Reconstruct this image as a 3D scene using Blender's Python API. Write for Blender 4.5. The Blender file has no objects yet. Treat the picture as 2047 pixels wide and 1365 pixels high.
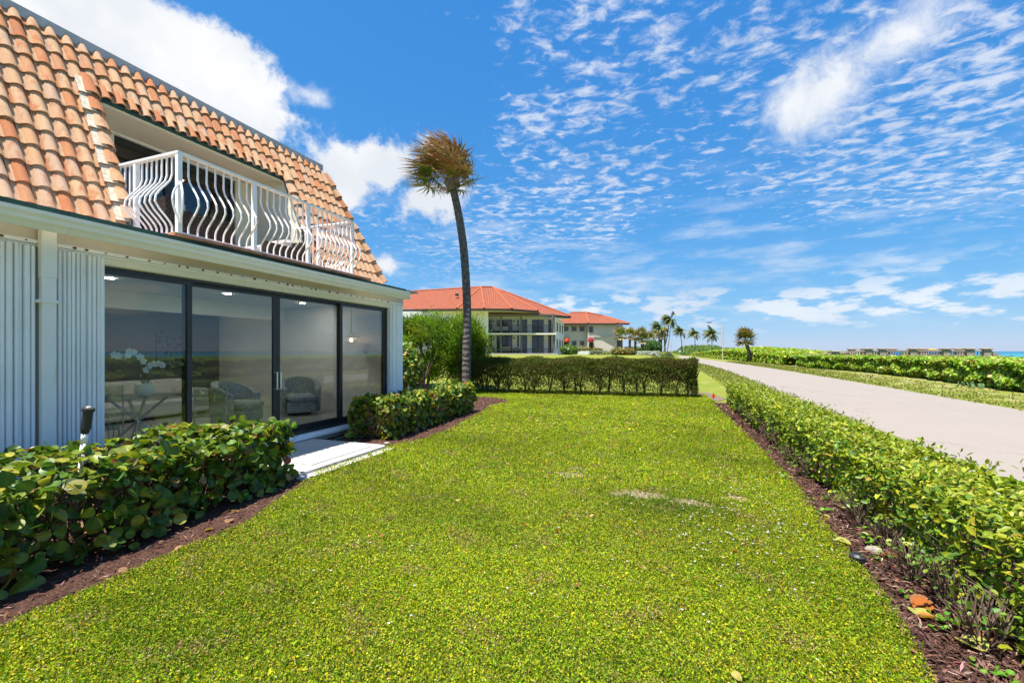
import bpy, math, random
import numpy as np
from mathutils import Matrix, Vector
rnd = random.Random(7)
rng = np.random.default_rng(11)
SC = bpy.context.scene
COL = SC.collection
rad = math.radians

# ------------------------------------------------------------------ camera
EYE = 1.6
YAW = 20.356
FPX = 880.0
cd = bpy.data.cameras.new('camera')
cam = bpy.data.objects.new('camera', cd)
COL.objects.link(cam)
cam.location = (0, 0, EYE)
cam.rotation_euler = (rad(90), 0, rad(YAW))
cd.sensor_width = 36.0
cd.lens = 36.0 * FPX / 2047.0
cd.shift_y = 19.5 / 2047.0
cd.clip_start = 0.05
cd.clip_end = 60000
SC.camera = cam

RX, RY = math.cos(rad(YAW)), math.sin(rad(YAW))      # camera right, on the ground
FX, FY = -math.sin(rad(YAW)), math.cos(rad(YAW))     # camera forward, on the ground


def polar(r, d, z=0.0):
    """metres to the right and ahead of the tripod -> world"""
    return (RX * r + FX * d, RY * r + FY * d, z)


def direction(x, y):
    a = (x - 1023.5) / FPX
    return Vector((RX * a + FX, RY * a + FY, (702 - y) / FPX))


# ------------------------------------------------------------------ light
SUN = Vector((-0.12, -0.26, 0.96)).normalized()      # towards the sun
sl = bpy.data.lights.new('sun', 'SUN')
sl.energy = 3.8
sl.angle = rad(0.53)
sl.color = (1.0, 0.955, 0.88)
sun = bpy.data.objects.new('sun', sl)
COL.objects.link(sun)
sun.rotation_euler = SUN.to_track_quat('Z', 'Y').to_euler()
sun.location = (0, 0, 60)

SC.view_settings.view_transform = 'Standard'
SC.view_settings.look = 'None'
SC.view_settings.exposure = 1.5
SC.view_settings.gamma = 1.0
SC.view_settings.use_curve_mapping = False


# ------------------------------------------------------------------ node helpers
class NT:
    def __init__(self, tree):
        self.t = tree
        tree.nodes.clear()

    def n(self, kind, **kw):
        nd = self.t.nodes.new(kind)
        for k, v in kw.items():
            setattr(nd, k, v)
        return nd

    def put(self, sock, v):
        if v is None:
            return
        if isinstance(v, bpy.types.NodeSocket):
            self.t.links.new(v, sock)
        else:
            if isinstance(v, (tuple, list)) and sock.type == 'RGBA' and len(v) == 3:
                v = (*v, 1)
            sock.default_value = v

    def m(self, op, a, b=None, c=None, clamp=False):
        nd = self.n('ShaderNodeMath', operation=op, use_clamp=clamp)
        for i, v in enumerate((a, b, c)):
            self.put(nd.inputs[i], v)
        return nd.outputs[0]

    def vm(self, op, a, b=None):
        nd = self.n('ShaderNodeVectorMath', operation=op)
        self.put(nd.inputs[0], a)
        if op == 'SCALE':
            self.put(nd.inputs['Scale'], b)
        else:
            self.put(nd.inputs[1], b)
        return nd.outputs['Value'] if op in ('DOT_PRODUCT', 'LENGTH') else nd.outputs['Vector']

    def noise(self, vec, scale, detail=4, rough=0.55, dist=0.0, col=False):
        nd = self.n('ShaderNodeTexNoise')
        self.put(nd.inputs['Vector'], vec)
        nd.inputs['Scale'].default_value = scale
        nd.inputs['Detail'].default_value = detail
        nd.inputs['Roughness'].default_value = rough
        nd.inputs['Distortion'].default_value = dist
        return nd.outputs['Color' if col else 'Fac']

    def smooth(self, v, a, b, lo=0.0, hi=1.0):
        nd = self.n('ShaderNodeMapRange', interpolation_type='SMOOTHSTEP')
        self.put(nd.inputs['Value'], v)
        for k, x in zip(('From Min', 'From Max', 'To Min', 'To Max'), (a, b, lo, hi)):
            self.put(nd.inputs[k], x)
        return nd.outputs[0]

    def mix(self, f, a, b, kind='MIX'):
        nd = self.n('ShaderNodeMix', data_type='RGBA', blend_type=kind)
        self.put(nd.inputs[0], f)
        self.put(nd.inputs[6], a)
        self.put(nd.inputs[7], b)
        return nd.outputs[2]

    def ramp(self, f, stops, interp='LINEAR'):
        nd = self.n('ShaderNodeValToRGB')
        nd.color_ramp.interpolation = interp
        el = nd.color_ramp.elements
        while len(el) < len(stops):
            el.new(0.5)
        for e, (p, c) in zip(el, stops):
            e.position = p
            e.color = (*c, 1) if len(c) == 3 else c
        self.put(nd.inputs[0], f)
        return nd.outputs[0]

    def sep(self, v):
        nd = self.n('ShaderNodeSeparateXYZ')
        self.put(nd.inputs[0], v)
        return nd.outputs

    def comb(self, x, y, z):
        nd = self.n('ShaderNodeCombineXYZ')
        for s, v in zip(nd.inputs, (x, y, z)):
            self.put(s, v)
        return nd.outputs[0]


# ------------------------------------------------------------------ world: sky with clouds
W = bpy.data.worlds.new('World')
SC.world = W
W.use_nodes = True
w = NT(W.node_tree)
dirv = w.n('ShaderNodeTexCoord').outputs['Generated']
sky = w.n('ShaderNodeTexSky', sky_type='NISHITA')
sky.sun_disc = False
sky.sun_elevation = math.asin(SUN.z)
sky.sun_rotation = math.atan2(SUN.x, SUN.y)
sky.altitude = 0
sky.air_density = 1.0
sky.dust_density = 0.1
sky.ozone_density = 3.2
skyc = sky.outputs[0]
# camera response of a polarised, saturated daylight picture: one power curve per channel over the whole sky
sc_ = w.n('ShaderNodeSeparateColor')
w.put(sc_.inputs[0], skyc)
cc_ = w.n('ShaderNodeCombineColor')
for i, (A, p) in enumerate(((0.153, 1.13), (0.548, 0.611), (1.40, 0.31))):
    w.put(cc_.inputs[i], w.m('MULTIPLY', w.m('POWER', sc_.outputs[i], p), A))
skyc = cc_.outputs[0]
xyz = w.sep(dirv)
dz = w.m('MAXIMUM', xyz[2], 0.0)
f1 = w.m('ADD', w.m('MULTIPLY', w.noise(dirv, 6.0, 8, 0.6, 0.25), 0.62), w.m('MULTIPLY', w.noise(dirv, 21.0, 8, 0.66), 0.38))
f2 = w.noise(dirv, 2.2, 3, 0.5)


def blob(x, y, hl, hw, ang=0.0, rag=1.3, soft=0.4, nz=None):
    c = direction(x, y)
    ca, sa = math.cos(rad(ang)), math.sin(rad(ang))
    pu = direction(x + hl * ca, y - hl * sa)
    pv = direction(x + hw * sa, y + hw * ca)
    cn = c.normalized()
    u = pu / pu.dot(cn) - cn
    v = pv / pv.dot(cn) - cn
    dc = w.m('MAXIMUM', w.vm('DOT_PRODUCT', dirv, tuple(cn)), 0.05)
    a = w.m('DIVIDE', w.vm('DOT_PRODUCT', dirv, tuple(u / u.length_squared)), dc)
    b = w.m('DIVIDE', w.vm('DOT_PRODUCT', dirv, tuple(v / v.length_squared)), dc)
    r = w.m('SQRT', w.m('ADD', w.m('MULTIPLY', a, a), w.m('MULTIPLY', b, b)))
    k = w.m('SUBTRACT', 1.0, r)
    k = w.m('ADD', k, w.m('MULTIPLY', w.m('SUBTRACT', nz or f1, 0.5), rag * 2))
    return w.smooth(k, 0.0, soft)


def union(*s):
    o = s[0]
    for q in s[1:]:
        o = w.m('MAXIMUM', o, q)
    return o


cum = union(blob(170, 10, 340, 150, -24, 1.1, 0.34), blob(395, 125, 200, 105, -28, 1.2, 0.34),
            blob(420, 195, 120, 60, -25, 1.4, 0.4), w.m('MULTIPLY', blob(615, 190, 46, 26, 10, 3.2, 1.6), 0.8),
            blob(785, 325, 130, 75, 25, 1.9, 0.5), blob(850, 395, 115, 58, 0, 1.9, 0.55), blob(690, 360, 110, 85, -35, 1.9, 0.6),
            blob(765, 530, 46, 24, 0, 2.4, 0.9))
# feathered streak of cloud over the sea
f3 = w.noise(w.vm('MULTIPLY', dirv, (1.0, 1.6, 1.0)), 7.0, 8, 0.62, 0.6)
f4 = w.m('ADD', w.m('MULTIPLY', f3, 0.5), w.m('MULTIPLY', w.noise(w.vm('MULTIPLY', dirv, (1.0, 1.4, 1.0)), 24.0, 8, 0.7, 0.4), 0.5))
streak = w.m('MULTIPLY', union(blob(1640, 185, 240, 92, 34, 1.1, 0.8, f4), blob(1800, 75, 290, 88, 36, 1.2, 1.1, f4)), 0.92)
# mackerel sky on a flat cloud deck
dzz = w.m('ADD', dz, 0.035)
pl = w.comb(w.m('DIVIDE', xyz[0], dzz), w.m('DIVIDE', xyz[1], dzz), 0.0)
mp = w.n('ShaderNodeMapping')
w.put(mp.inputs[0], pl)
mp.inputs['Rotation'].default_value = (0, 0, rad(-25))
mp.inputs['Scale'].default_value = (1.0, 1.25, 1.0)
pel = w.noise(mp.outputs[0], 10.5, 6, 0.62, 0.35)
big = w.noise(pl, 1.6, 4, 0.55)
cover = union(blob(1650, 290, 820, 210, 12, 0.7, 0.8, f2), blob(1500, 90, 480, 190, 10, 0.7, 0.9, f2),
              blob(1180, 420, 620, 130, 14, 0.7, 0.9, f2), blob(1150, 250, 330, 130, 5, 0.7, 1.0, f2))
clear = union(blob(660, 110, 470, 300, -10, 0.4, 0.6, f2), blob(1500, 560, 1100, 110, 3, 0.3, 0.8, f2), blob(300, 420, 420, 260, 0, 0.3, 0.8, f2))
cover = w.m('MAXIMUM', cover, w.m('MULTIPLY', w.m('SUBTRACT', 1.0, clear), w.smooth(f2, 0.36, 0.56, 0.25, 1.0)))  # cloud cover carried on outside the view, added to brighten shaded faces
thr = w.m('SUBTRACT', 0.775, w.m('ADD', w.m('MULTIPLY', cover, 0.285), w.m('MULTIPLY', w.m('SUBTRACT', big, 0.4), 0.34)))
mack = w.smooth(w.m('SUBTRACT', pel, thr), -0.03, 0.22)
mack = w.m('MULTIPLY', mack, w.smooth(dz, 0.10, 0.26, 0.0, 0.62))
veil = w.m('MULTIPLY', w.smooth(w.m('ADD', w.noise(w.vm('MULTIPLY', dirv, (2.0, 2.0, 9.0)), 3.2, 6, 0.6), 0.0), 0.45, 0.8),
           w.m('MULTIPLY', w.smooth(dz, 0.02, 0.12), w.smooth(dz, 0.42, 0.2)))
# low cumulus along the horizon
hz = w.noise(w.vm('MULTIPLY', dirv, (1.0, 1.0, 3.2)), 10.5, 8, 0.56)
hm = w.m('MULTIPLY', w.smooth(dz, 0.028, 0.065), w.smooth(dz, 0.185, 0.09))
low = w.m('MULTIPLY', w.smooth(w.m('ADD', hz, w.m('MULTIPLY', hm, 0.11)), 0.57, 0.67), hm)
den = union(cum, streak, mack, w.m('MULTIPLY', low, 0.72), w.m('MULTIPLY', veil, 0.55))
shade = w.smooth(w.noise(w.vm('ADD', dirv, (0.02, 0.03, 0.07)), 4.0, 6, 0.55), 0.35, 0.62)
cw = w.mix(shade, (2.25, 2.35, 2.5), (2.85, 2.85, 2.85))
fin = w.mix(w.m('MULTIPLY', den, 0.97), skyc, cw)
bg = w.n('ShaderNodeBackground')
w.put(bg.inputs[0], fin)
bg.inputs[1].default_value = 0.13
out = w.n('ShaderNodeOutputWorld')
w.t.links.new(bg.outputs[0], out.inputs[0])


# ------------------------------------------------------------------ materials
MAT = {}


def material(name, fn):
    m = bpy.data.materials.new(name)
    m.use_nodes = True
    t = NT(m.node_tree)
    o = t.n('ShaderNodeOutputMaterial')
    t.t.links.new(fn(t), o.inputs[0])
    MAT[name] = m
    return m


def principled(t, col, rough=0.6, spec=0.4, metal=0.0, bump=None, bstr=0.3, bdist=0.02, **kw):
    p = t.n('ShaderNodeBsdfPrincipled')
    t.put(p.inputs['Base Color'], col)
    t.put(p.inputs['Roughness'], rough)
    t.put(p.inputs['Specular IOR Level'], spec)
    t.put(p.inputs['Metallic'], metal)
    for k, v in kw.items():
        t.put(p.inputs[k], v)
    if bump is not None:
        b = t.n('ShaderNodeBump')
        b.inputs['Strength'].default_value = bstr
        b.inputs['Distance'].default_value = bdist
        t.put(b.inputs['Height'], bump)
        t.t.links.new(b.outputs[0], p.inputs['Normal'])
    return p.outputs[0]


def pos(t):
    return t.n('ShaderNodeNewGeometry').outputs['Position']


def plain(name, col, rough=0.6, spec=0.4, var=0.12, scale=3.0, metal=0.0, bump=0.0, bscale=60):
    def fn(t):
        g = pos(t)
        nz = t.noise(g, scale, 6, 0.6)
        c = t.mix(t.smooth(nz, 0.3, 0.75), tuple(x * (1 + var) for x in col), tuple(x * (1 - var) for x in col))
        return principled(t, c, rough, spec, metal, t.noise(g, bscale, 3) if bump else None, bump, 0.01)
    return material(name, fn)


def stained(name, col, stain, rough=0.5):
    def fn(t):
        g = pos(t)
        run = t.noise(t.vm('MULTIPLY', g, (1.0, 16.0, 1.4)), 1.6, 6, 0.7)
        blot = t.noise(g, 5.0, 6, 0.65)
        c = t.mix(t.smooth(blot, 0.35, 0.8, 0.0, 0.35), col, tuple(x * 0.82 for x in col))
        c = t.mix(t.smooth(run, 0.56, 0.78, 0.0, 0.6), c, stain)
        return principled(t, c, rough, 0.4, 0, blot, 0.08, 0.004)
    return material(name, fn)


def attr(t, name='Col'):
    return t.n('ShaderNodeAttribute', attribute_name=name).outputs['Color']


def leafmat(name, rough=0.45, spec=0.35, trans=0.3, gain=1.0):
    def fn(t):
        c = attr(t)
        nz = t.noise(t.n('ShaderNodeTexCoord').outputs['Object'], 60, 2)
        c = t.mix(t.smooth(nz, 0.3, 0.7, 0.0, 0.25), c, (0.03, 0.05, 0.01))
        p = principled(t, c, rough, spec)
        tr = t.n('ShaderNodeBsdfTranslucent')
        t.put(tr.inputs[0], t.mix(1.0, c, (1.15, 1.25, 0.5), 'MULTIPLY'))
        mx = t.n('ShaderNodeMixShader')
        mx.inputs[0].default_value = trans
        t.t.links.new(p, mx.inputs[1])
        t.t.links.new(tr.outputs[0], mx.inputs[2])
        return mx.outputs[0]
    return material(name, fn)


leafmat('leaf', 0.42, 0.4, 0.3)
leafmat('leaf_matt', 0.7, 0.1, 0.35)
leafmat('petal', 0.6, 0.2, 0.3)


def colmat(name, rough=0.8, spec=0.2):
    return material(name, lambda t: principled(t, attr(t), rough, spec))


colmat('chips', 0.9, 0.15)
colmat('frond_mat', 0.6, 0.25)

plain('white_paint', (0.89, 0.87, 0.86), 0.4, 0.45, 0.04, 6)
stained('gutter_paint', (0.90, 0.86, 0.80), (0.62, 0.54, 0.38))
stained('cream', (0.84, 0.78, 0.62), (0.60, 0.52, 0.32), 0.6)
stained('beige', (0.66, 0.59, 0.50), (0.48, 0.41, 0.32), 0.7)
plain('slat_paint', (0.91, 0.89, 0.87), 0.45, 0.4, 0.05, 2)
plain('black_frame', (0.022, 0.024, 0.028), 0.4, 0.5, 0.1, 5)
plain('dark_metal', (0.03, 0.03, 0.032), 0.5, 0.4)
plain('green_trim', (0.02, 0.055, 0.042), 0.5, 0.3, 0.4, 6)
plain('copper', (0.42, 0.19, 0.10), 0.55, 0.4, 0.35, 9)
plain('roof_cap', (0.40, 0.39, 0.41), 0.6, 0.4)
plain('chrome', (0.78, 0.79, 0.80), 0.28, 0.5, 0.02, metal=0.65)
plain('rust', (0.16, 0.055, 0.02), 0.8, 0.2, 0.4, 30)
plain('mortar', (0.56, 0.47, 0.36), 0.9, 0.15, 0.3, 22, bump=0.5, bscale=90)
plain('room_wall', (0.13, 0.135, 0.14), 0.8, 0.2, 0.03)
plain('room_ceiling', (0.78, 0.80, 0.76), 0.8, 0.2, 0.02)
plain('room_floor', (0.40, 0.41, 0.40), 0.25, 0.5, 0.06)
plain('white_cloth', (0.62, 0.60, 0.57), 0.9, 0.1, 0.08, 12, bump=0.2)
plain('grey_cushion', (0.47, 0.42, 0.42), 0.9, 0.1, 0.08, 6, bump=0.2)
plain('tan_cushion', (0.46, 0.35, 0.22), 0.9, 0.1, 0.1, 6)
plain('ceramic', (0.86, 0.86, 0.85), 0.25, 0.5, 0.02)
plain('bark', (0.17, 0.145, 0.125), 0.9, 0.15, 0.4, 14, bump=0.7, bscale=40)
plain('twig', (0.15, 0.10, 0.075), 0.9, 0.15, 0.4, 30)
plain('pale_twig', (0.34, 0.28, 0.23), 0.9, 0.15, 0.3, 30)
plain('concrete_pole', (0.50, 0.45, 0.38), 0.85, 0.2, 0.1, 3)
plain('limestone', (0.33, 0.275, 0.22), 0.85, 0.2, 0.15, 4, bump=0.3)
plain('house_white', (0.80, 0.79, 0.78), 0.7, 0.3, 0.05, 1.2)
plain('house_cream', (0.62, 0.55, 0.51), 0.8, 0.2, 0.05, 0.8)
plain('grey_column', (0.13, 0.12, 0.11), 0.7, 0.3, 0.06)
plain('dark_wood', (0.045, 0.035, 0.03), 0.6, 0.3)
plain('red_awning', (0.26, 0.012, 0.018), 0.7, 0.2)
plain('orange_awning', (0.42, 0.05, 0.012), 0.7, 0.2)
plain('flag_orange', (0.85, 0.10, 0.02), 0.6, 0.2, 0.05)
plain('hose_green', (0.02, 0.16, 0.11), 0.4, 0.5)
plain('black_plastic', (0.025, 0.025, 0.027), 0.45, 0.45)
plain('stone', (0.30, 0.26, 0.22), 0.9, 0.2, 0.2, 14, bump=0.5)
plain('yellow_plastic', (0.75, 0.42, 0.01), 0.5, 0.3)
plain('blue_plastic', (0.02, 0.16, 0.5), 0.5, 0.3)
plain('red_plastic', (0.5, 0.03, 0.03), 0.5, 0.3)
plain('white_wall', (0.72, 0.72, 0.70), 0.8, 0.2, 0.05)
plain('terracotta', (0.34, 0.10, 0.05), 0.8, 0.2)
plain('cactus', (0.13, 0.22, 0.10), 0.6, 0.3)


def _wicker(t):
    g = pos(t)
    br = t.n('ShaderNodeTexVoronoi')
    t.put(br.inputs['Vector'], g)
    br.inputs['Scale'].default_value = 55
    f = br.outputs['Distance']
    return principled(t, t.ramp(f, [(0.1, (0.09, 0.065, 0.05)), (0.6, (0.018, 0.014, 0.012))]), 0.6, 0.3, 0, f, 0.6, 0.01)


material('wicker', _wicker)


def _tile(t):
    oi = t.n('ShaderNodeObjectInfo').outputs['Random']
    gi = t.n('ShaderNodeNewGeometry').outputs['Random Per Island']
    r = t.m('FRACT', t.m('ADD', oi, gi))
    base = t.ramp(r, [(0.0, (0.62, 0.38, 0.18)), (0.28, (0.55, 0.36, 0.21)), (0.42, (0.60, 0.33, 0.14)), (0.5, (0.55, 0.23, 0.085)),
                      (0.66, (0.50, 0.175, 0.06)), (0.76, (0.58, 0.35, 0.165)), (1.0, (0.62, 0.40, 0.20))])
    g = pos(t)
    off = t.vm('ADD', g, t.comb(t.m('MULTIPLY', r, 13.0), t.m('MULTIPLY', oi, 7.0), 0.0))
    blot = t.noise(t.vm('MULTIPLY', off, (3.0, 3.0, 1.3)), 3.2, 5, 0.6)
    c = t.mix(t.smooth(blot, 0.52, 0.70, 0.0, 0.75), base, (0.50, 0.145, 0.045))
    fine = t.noise(g, 70, 4, 0.7)
    c = t.mix(t.smooth(fine, 0.5, 0.75, 0.0, 0.22), c, (0.74, 0.56, 0.38))
    c = t.mix(t.smooth(t.noise(g, 26, 4, 0.7), 0.6, 0.74, 0.0, 0.45), c, (0.20, 0.12, 0.08))
    stn = t.noise(t.vm('MULTIPLY', off, (5.0, 5.0, 0.9)), 3.0, 6, 0.7)
    c = t.mix(t.smooth(stn, 0.5, 0.72, 0.0, 0.5), c, (0.26, 0.16, 0.11))
    c = t.mix(0.9, c, t.mix(1.0, c, (0.86, 0.86, 1.0), 'MULTIPLY'))
    return principled(t, c, 0.85, 0.2, 0, fine, 0.35, 0.006)


material('tile', _tile)


def _farroof(t):
    tc = t.n('ShaderNodeUVMap').outputs[0]
    s = t.sep(tc)
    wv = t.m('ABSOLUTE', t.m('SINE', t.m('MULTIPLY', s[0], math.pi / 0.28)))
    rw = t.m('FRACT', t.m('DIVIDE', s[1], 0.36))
    nz = t.noise(tc, 1.3, 5, 0.65)
    c = t.ramp(nz, [(0.3, (0.34, 0.105, 0.056)), (0.55, (0.29, 0.083, 0.042)), (0.75, (0.22, 0.06, 0.03))])
    h = t.m('ADD', wv, t.m('MULTIPLY', t.m('SUBTRACT', 1.0, rw), 0.5))
    sp = t.noise(t.vm('MULTIPLY', tc, (3.6, 2.8, 1)), 1.0, 2)
    c = t.mix(t.smooth(sp, 0.45, 0.7, 0.0, 0.4), c, (0.42, 0.14, 0.07))
    c = t.mix(t.smooth(wv, 0.0, 0.6, 0.5, 0.0), c, (0.12, 0.03, 0.015))  # valleys between barrels darkened in the colour, standing in for their shade
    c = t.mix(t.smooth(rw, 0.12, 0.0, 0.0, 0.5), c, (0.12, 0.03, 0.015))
    return principled(t, c, 0.8, 0.2, 0, h, 1.0, 0.10)


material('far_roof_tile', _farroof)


def _glass(t):
    lw = t.n('ShaderNodeFresnel')
    lw.inputs[0].default_value = 1.52
    f = t.m('MINIMUM', t.m('MULTIPLY', lw.outputs[0], 1.85), 1.0)
    tr = t.n('ShaderNodeBsdfTransparent')
    tr.inputs[0].default_value = (0.86, 0.93, 0.90, 1)
    gl = t.n('ShaderNodeBsdfGlossy')
    gl.inputs['Roughness'].default_value = 0.004
    gl.inputs[0].default_value = (0.92, 0.97, 0.95, 1)
    mx = t.n('ShaderNodeMixShader')
    t.put(mx.inputs[0], f)
    t.t.links.new(tr.outputs[0], mx.inputs[1])
    t.t.links.new(gl.outputs[0], mx.inputs[2])
    return mx.outputs[0]


material('glass', _glass)


def _darkglass(t):
    return principled(t, (0.012, 0.016, 0.022), 0.06, 0.8)


material('dark_glass', _darkglass)


def _clear(t):
    tr = t.n('ShaderNodeBsdfTransparent')
    tr.inputs[0].default_value = (0.8, 0.86, 0.85, 1)
    gl = t.n('ShaderNodeBsdfGlossy')
    gl.inputs['Roughness'].default_value = 0.02
    mx = t.n('ShaderNodeMixShader')
    mx.inputs[0].default_value = 0.16
    t.t.links.new(tr.outputs[0], mx.inputs[1])
    t.t.links.new(gl.outputs[0], mx.inputs[2])
    return mx.outputs[0]


material('clear_acrylic', _clear)


def _emit(col, s):
    def fn(t):
        e = t.n('ShaderNodeEmission')
        e.inputs[0].default_value = (*col, 1)
        e.inputs[1].default_value = s
        return e.outputs[0]
    return fn


material('lamp_white', _emit((1.0, 0.97, 0.9), 14.0))
material('lamp_warm', _emit((1.0, 0.6, 0.25), 5.0))


def _tweed(t):
    g = t.n('ShaderNodeTexCoord').outputs['Object']
    n1 = t.noise(t.vm('MULTIPLY', g, (2.0, 2.0, 1.0)), 38, 3, 0.7)
    c = t.ramp(n1, [(0.35, (0.09, 0.12, 0.15)), (0.5, (0.28, 0.32, 0.36)), (0.65, (0.60, 0.63, 0.65))])
    return principled(t, c, 0.9, 0.1)


material('tweed', _tweed)


def _art(t):
    g = t.n('ShaderNodeTexCoord').outputs['Object']
    v = t.n('ShaderNodeTexVoronoi')
    t.put(v.inputs['Vector'], t.vm('MULTIPLY', g, (1, 1, 0.5)))
    v.inputs['Scale'].default_value = 14
    return principled(t, t.ramp(v.outputs['Distance'], [(0.2, (0.02, 0.03, 0.06)), (0.45, (0.10, 0.12, 0.16))]), 0.6)


material('art_print', _art)


def _trunk(t):
    g = t.n('ShaderNodeTexCoord').outputs['Object']
    s = t.sep(g)
    ring = t.m('ADD', t.m('MULTIPLY', s[2], 10.0), t.m('MULTIPLY', t.noise(g, 4, 3), 2.2))
    ringf = t.m('SINE', t.m('MULTIPLY', ring, 3.2))
    nz = t.noise(t.vm('MULTIPLY', g, (1, 1, 0.35)), 16, 6, 0.7)
    c = t.ramp(nz, [(0.3, (0.06, 0.052, 0.047)), (0.55, (0.155, 0.135, 0.12)), (0.8, (0.30, 0.265, 0.23))])
    c = t.mix(t.smooth(ringf, 0.5, 1.0, 0.0, 0.35), c, (0.05, 0.042, 0.038))
    return principled(t, c, 0.9, 0.15, 0, t.m('ADD', t.m('MULTIPLY', ringf, 0.35), nz), 0.8, 0.03)


material('palm_bark', _trunk)


def _ground(t):
    g = pos(t)
    n1 = t.noise(g, 0.35, 6, 0.6)
    n2 = t.noise(g, 9.0, 6, 0.7)
    n3 = t.noise(t.vm('MULTIPLY', g, (1, 0.35, 1)), 1.7, 5, 0.6)
    c = t.mix(t.smooth(n1, 0.35, 0.65), (0.20, 0.205, 0.03), (0.15, 0.185, 0.022))
    c = t.mix(t.smooth(n3, 0.52, 0.7, 0.0, 0.6), c, (0.26, 0.245, 0.085))
    c = t.mix(t.smooth(n2, 0.45, 0.7, 0.0, 0.55), c, (0.075, 0.105, 0.015))
    # sandy, thin turf on the verge towards the sea
    s = t.sep(g)
    vf = t.m('MULTIPLY', t.smooth(s[0], 9.3, 11.0), t.smooth(t.noise(g, 0.8, 6, 0.65), 0.46, 0.62, 0.0, 0.75))
    c = t.mix(vf, c, (0.33, 0.265, 0.17))
    c = t.mix(t.smooth(s[0], 36, 46), c, (0.55, 0.47, 0.36))
    return principled(t, c, 0.9, 0.1, 0, n2, 0.5, 0.04)


material('turf', _ground)


def _soil(t):
    g = pos(t)
    n2 = t.noise(g, 25.0, 6, 0.7)
    c = t.mix(t.smooth(n2, 0.35, 0.7), (0.085, 0.10, 0.014), (0.16, 0.135, 0.055))
    return principled(t, c, 0.95, 0.1, 0, n2, 0.6, 0.02)


material('lawn_thatch', _soil)


def _mulch(t):
    g = pos(t)
    n2 = t.noise(t.vm('MULTIPLY', g, (1, 1.7, 1)), 34.0, 6, 0.75)
    c = t.ramp(n2, [(0.3, (0.03, 0.014, 0.010)), (0.5, (0.085, 0.042, 0.03)), (0.72, (0.19, 0.11, 0.08))])
    return principled(t, c, 0.95, 0.1, 0, n2, 0.9, 0.03)


material('mulch', _mulch)


def _sandp(t):
    g = pos(t)
    n2 = t.noise(g, 30.0, 6, 0.75)
    c = t.ramp(n2, [(0.3, (0.13, 0.09, 0.05)), (0.55, (0.25, 0.19, 0.125)), (0.8, (0.36, 0.29, 0.21))])
    return principled(t, c, 0.95, 0.1, 0, n2, 0.6, 0.01)


material('sand', _sandp)


def _litter(t):
    g = pos(t)
    n2 = t.noise(g, 24.0, 6, 0.75)
    c = t.ramp(n2, [(0.3, (0.06, 0.042, 0.03)), (0.5, (0.16, 0.125, 0.09)), (0.72, (0.27, 0.22, 0.165))])
    return principled(t, c, 0.95, 0.1, 0, n2, 0.8, 0.03)


material('leaf_litter', _litter)


def _road(t):
    g = pos(t)
    a = t.noise(g, 0.5, 6, 0.6)
    sp = t.noise(g, 90, 3, 0.8)
    st = t.noise(t.vm('MULTIPLY', g, (2.2, 0.14, 1)), 1.0, 5, 0.6)
    c = t.mix(t.smooth(a, 0.3, 0.7), (0.345, 0.30, 0.255), (0.305, 0.265, 0.225))
    c = t.mix(t.smooth(st, 0.42, 0.7, 0.0, 0.45), c, (0.39, 0.345, 0.295))
    c = t.mix(t.smooth(sp, 0.35, 0.7, 0.0, 0.6), (0.22, 0.19, 0.165), c)
    vor = t.n('ShaderNodeTexVoronoi', feature='DISTANCE_TO_EDGE')
    t.put(vor.inputs['Vector'], t.vm('ADD', g, t.vm('SCALE', t.noise(g, 1.2, 4, 0.6, col=True), 1.6)))
    vor.inputs['Scale'].default_value = 0.16
    crack = t.m('MULTIPLY', t.smooth(vor.outputs['Distance'], 0.004, 0.0), t.smooth(t.noise(g, 0.25, 3), 0.40, 0.55, 0, 0.8))
    s_ = t.sep(g)
    trk = t.m('SINE', t.m('MULTIPLY', s_[0], 3.6))
    c = t.mix(t.m('MULTIPLY', t.smooth(trk, 0.2, 1.0, 0.0, 0.28), t.smooth(t.noise(g, 0.7, 5, 0.65), 0.35, 0.65)), c, (0.25, 0.215, 0.185))
    c = t.mix(t.smooth(t.noise(g, 1.6, 6, 0.7), 0.66, 0.78, 0.0, 0.45), c, (0.20, 0.17, 0.145))
    c = t.mix(crack, c, (0.12, 0.105, 0.09))
    return principled(t, c, 0.9, 0.2, 0, sp, 0.4, 0.006)


material('road_surface', _road)


def _slab(t):
    g = pos(t)
    a = t.noise(g, 2.5, 6, 0.6)
    c = t.mix(t.smooth(a, 0.3, 0.75), (0.50, 0.465, 0.43), (0.42, 0.39, 0.36))
    return principled(t, c, 0.85, 0.2, 0, t.noise(g, 120, 3), 0.3, 0.003)


material('pale_concrete', _slab)


def _sea(t):
    g = pos(t)
    wv = t.noise(t.vm('MULTIPLY', g, (0.05, 0.02, 1)), 1.0, 6, 0.6)
    d = t.vm('LENGTH', g)
    far = t.smooth(d, 250, 1800)
    c = t.mix(far, (0.02, 0.21, 0.24), (0.012, 0.11, 0.19))
    c = t.mix(t.smooth(wv, 0.66, 0.74, 0.0, 0.5), c, (0.55, 0.66, 0.68))
    return principled(t, c, 0.35, 0.3, 0, t.noise(g, 0.6, 6, 0.6), 0.4, 0.3)


material('sea_water', _sea)


# ------------------------------------------------------------------ scene graph helpers
def wm(o):
    m = o.matrix_basis.copy()
    if o.parent is not None:
        m = wm(o.parent) @ o.matrix_parent_inverse @ m
    return m


def attach(o, parent):
    if parent is not None:
        o.parent = parent
        o.matrix_parent_inverse = wm(parent).inverted()
    return o


def tag(o, label=None, cat=None, group=None, kind=None):
    if label:
        o['label'] = label
    if cat:
        o['category'] = cat
    if group:
        o['group'] = group
    if kind:
        o['kind'] = kind
    return o


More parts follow.
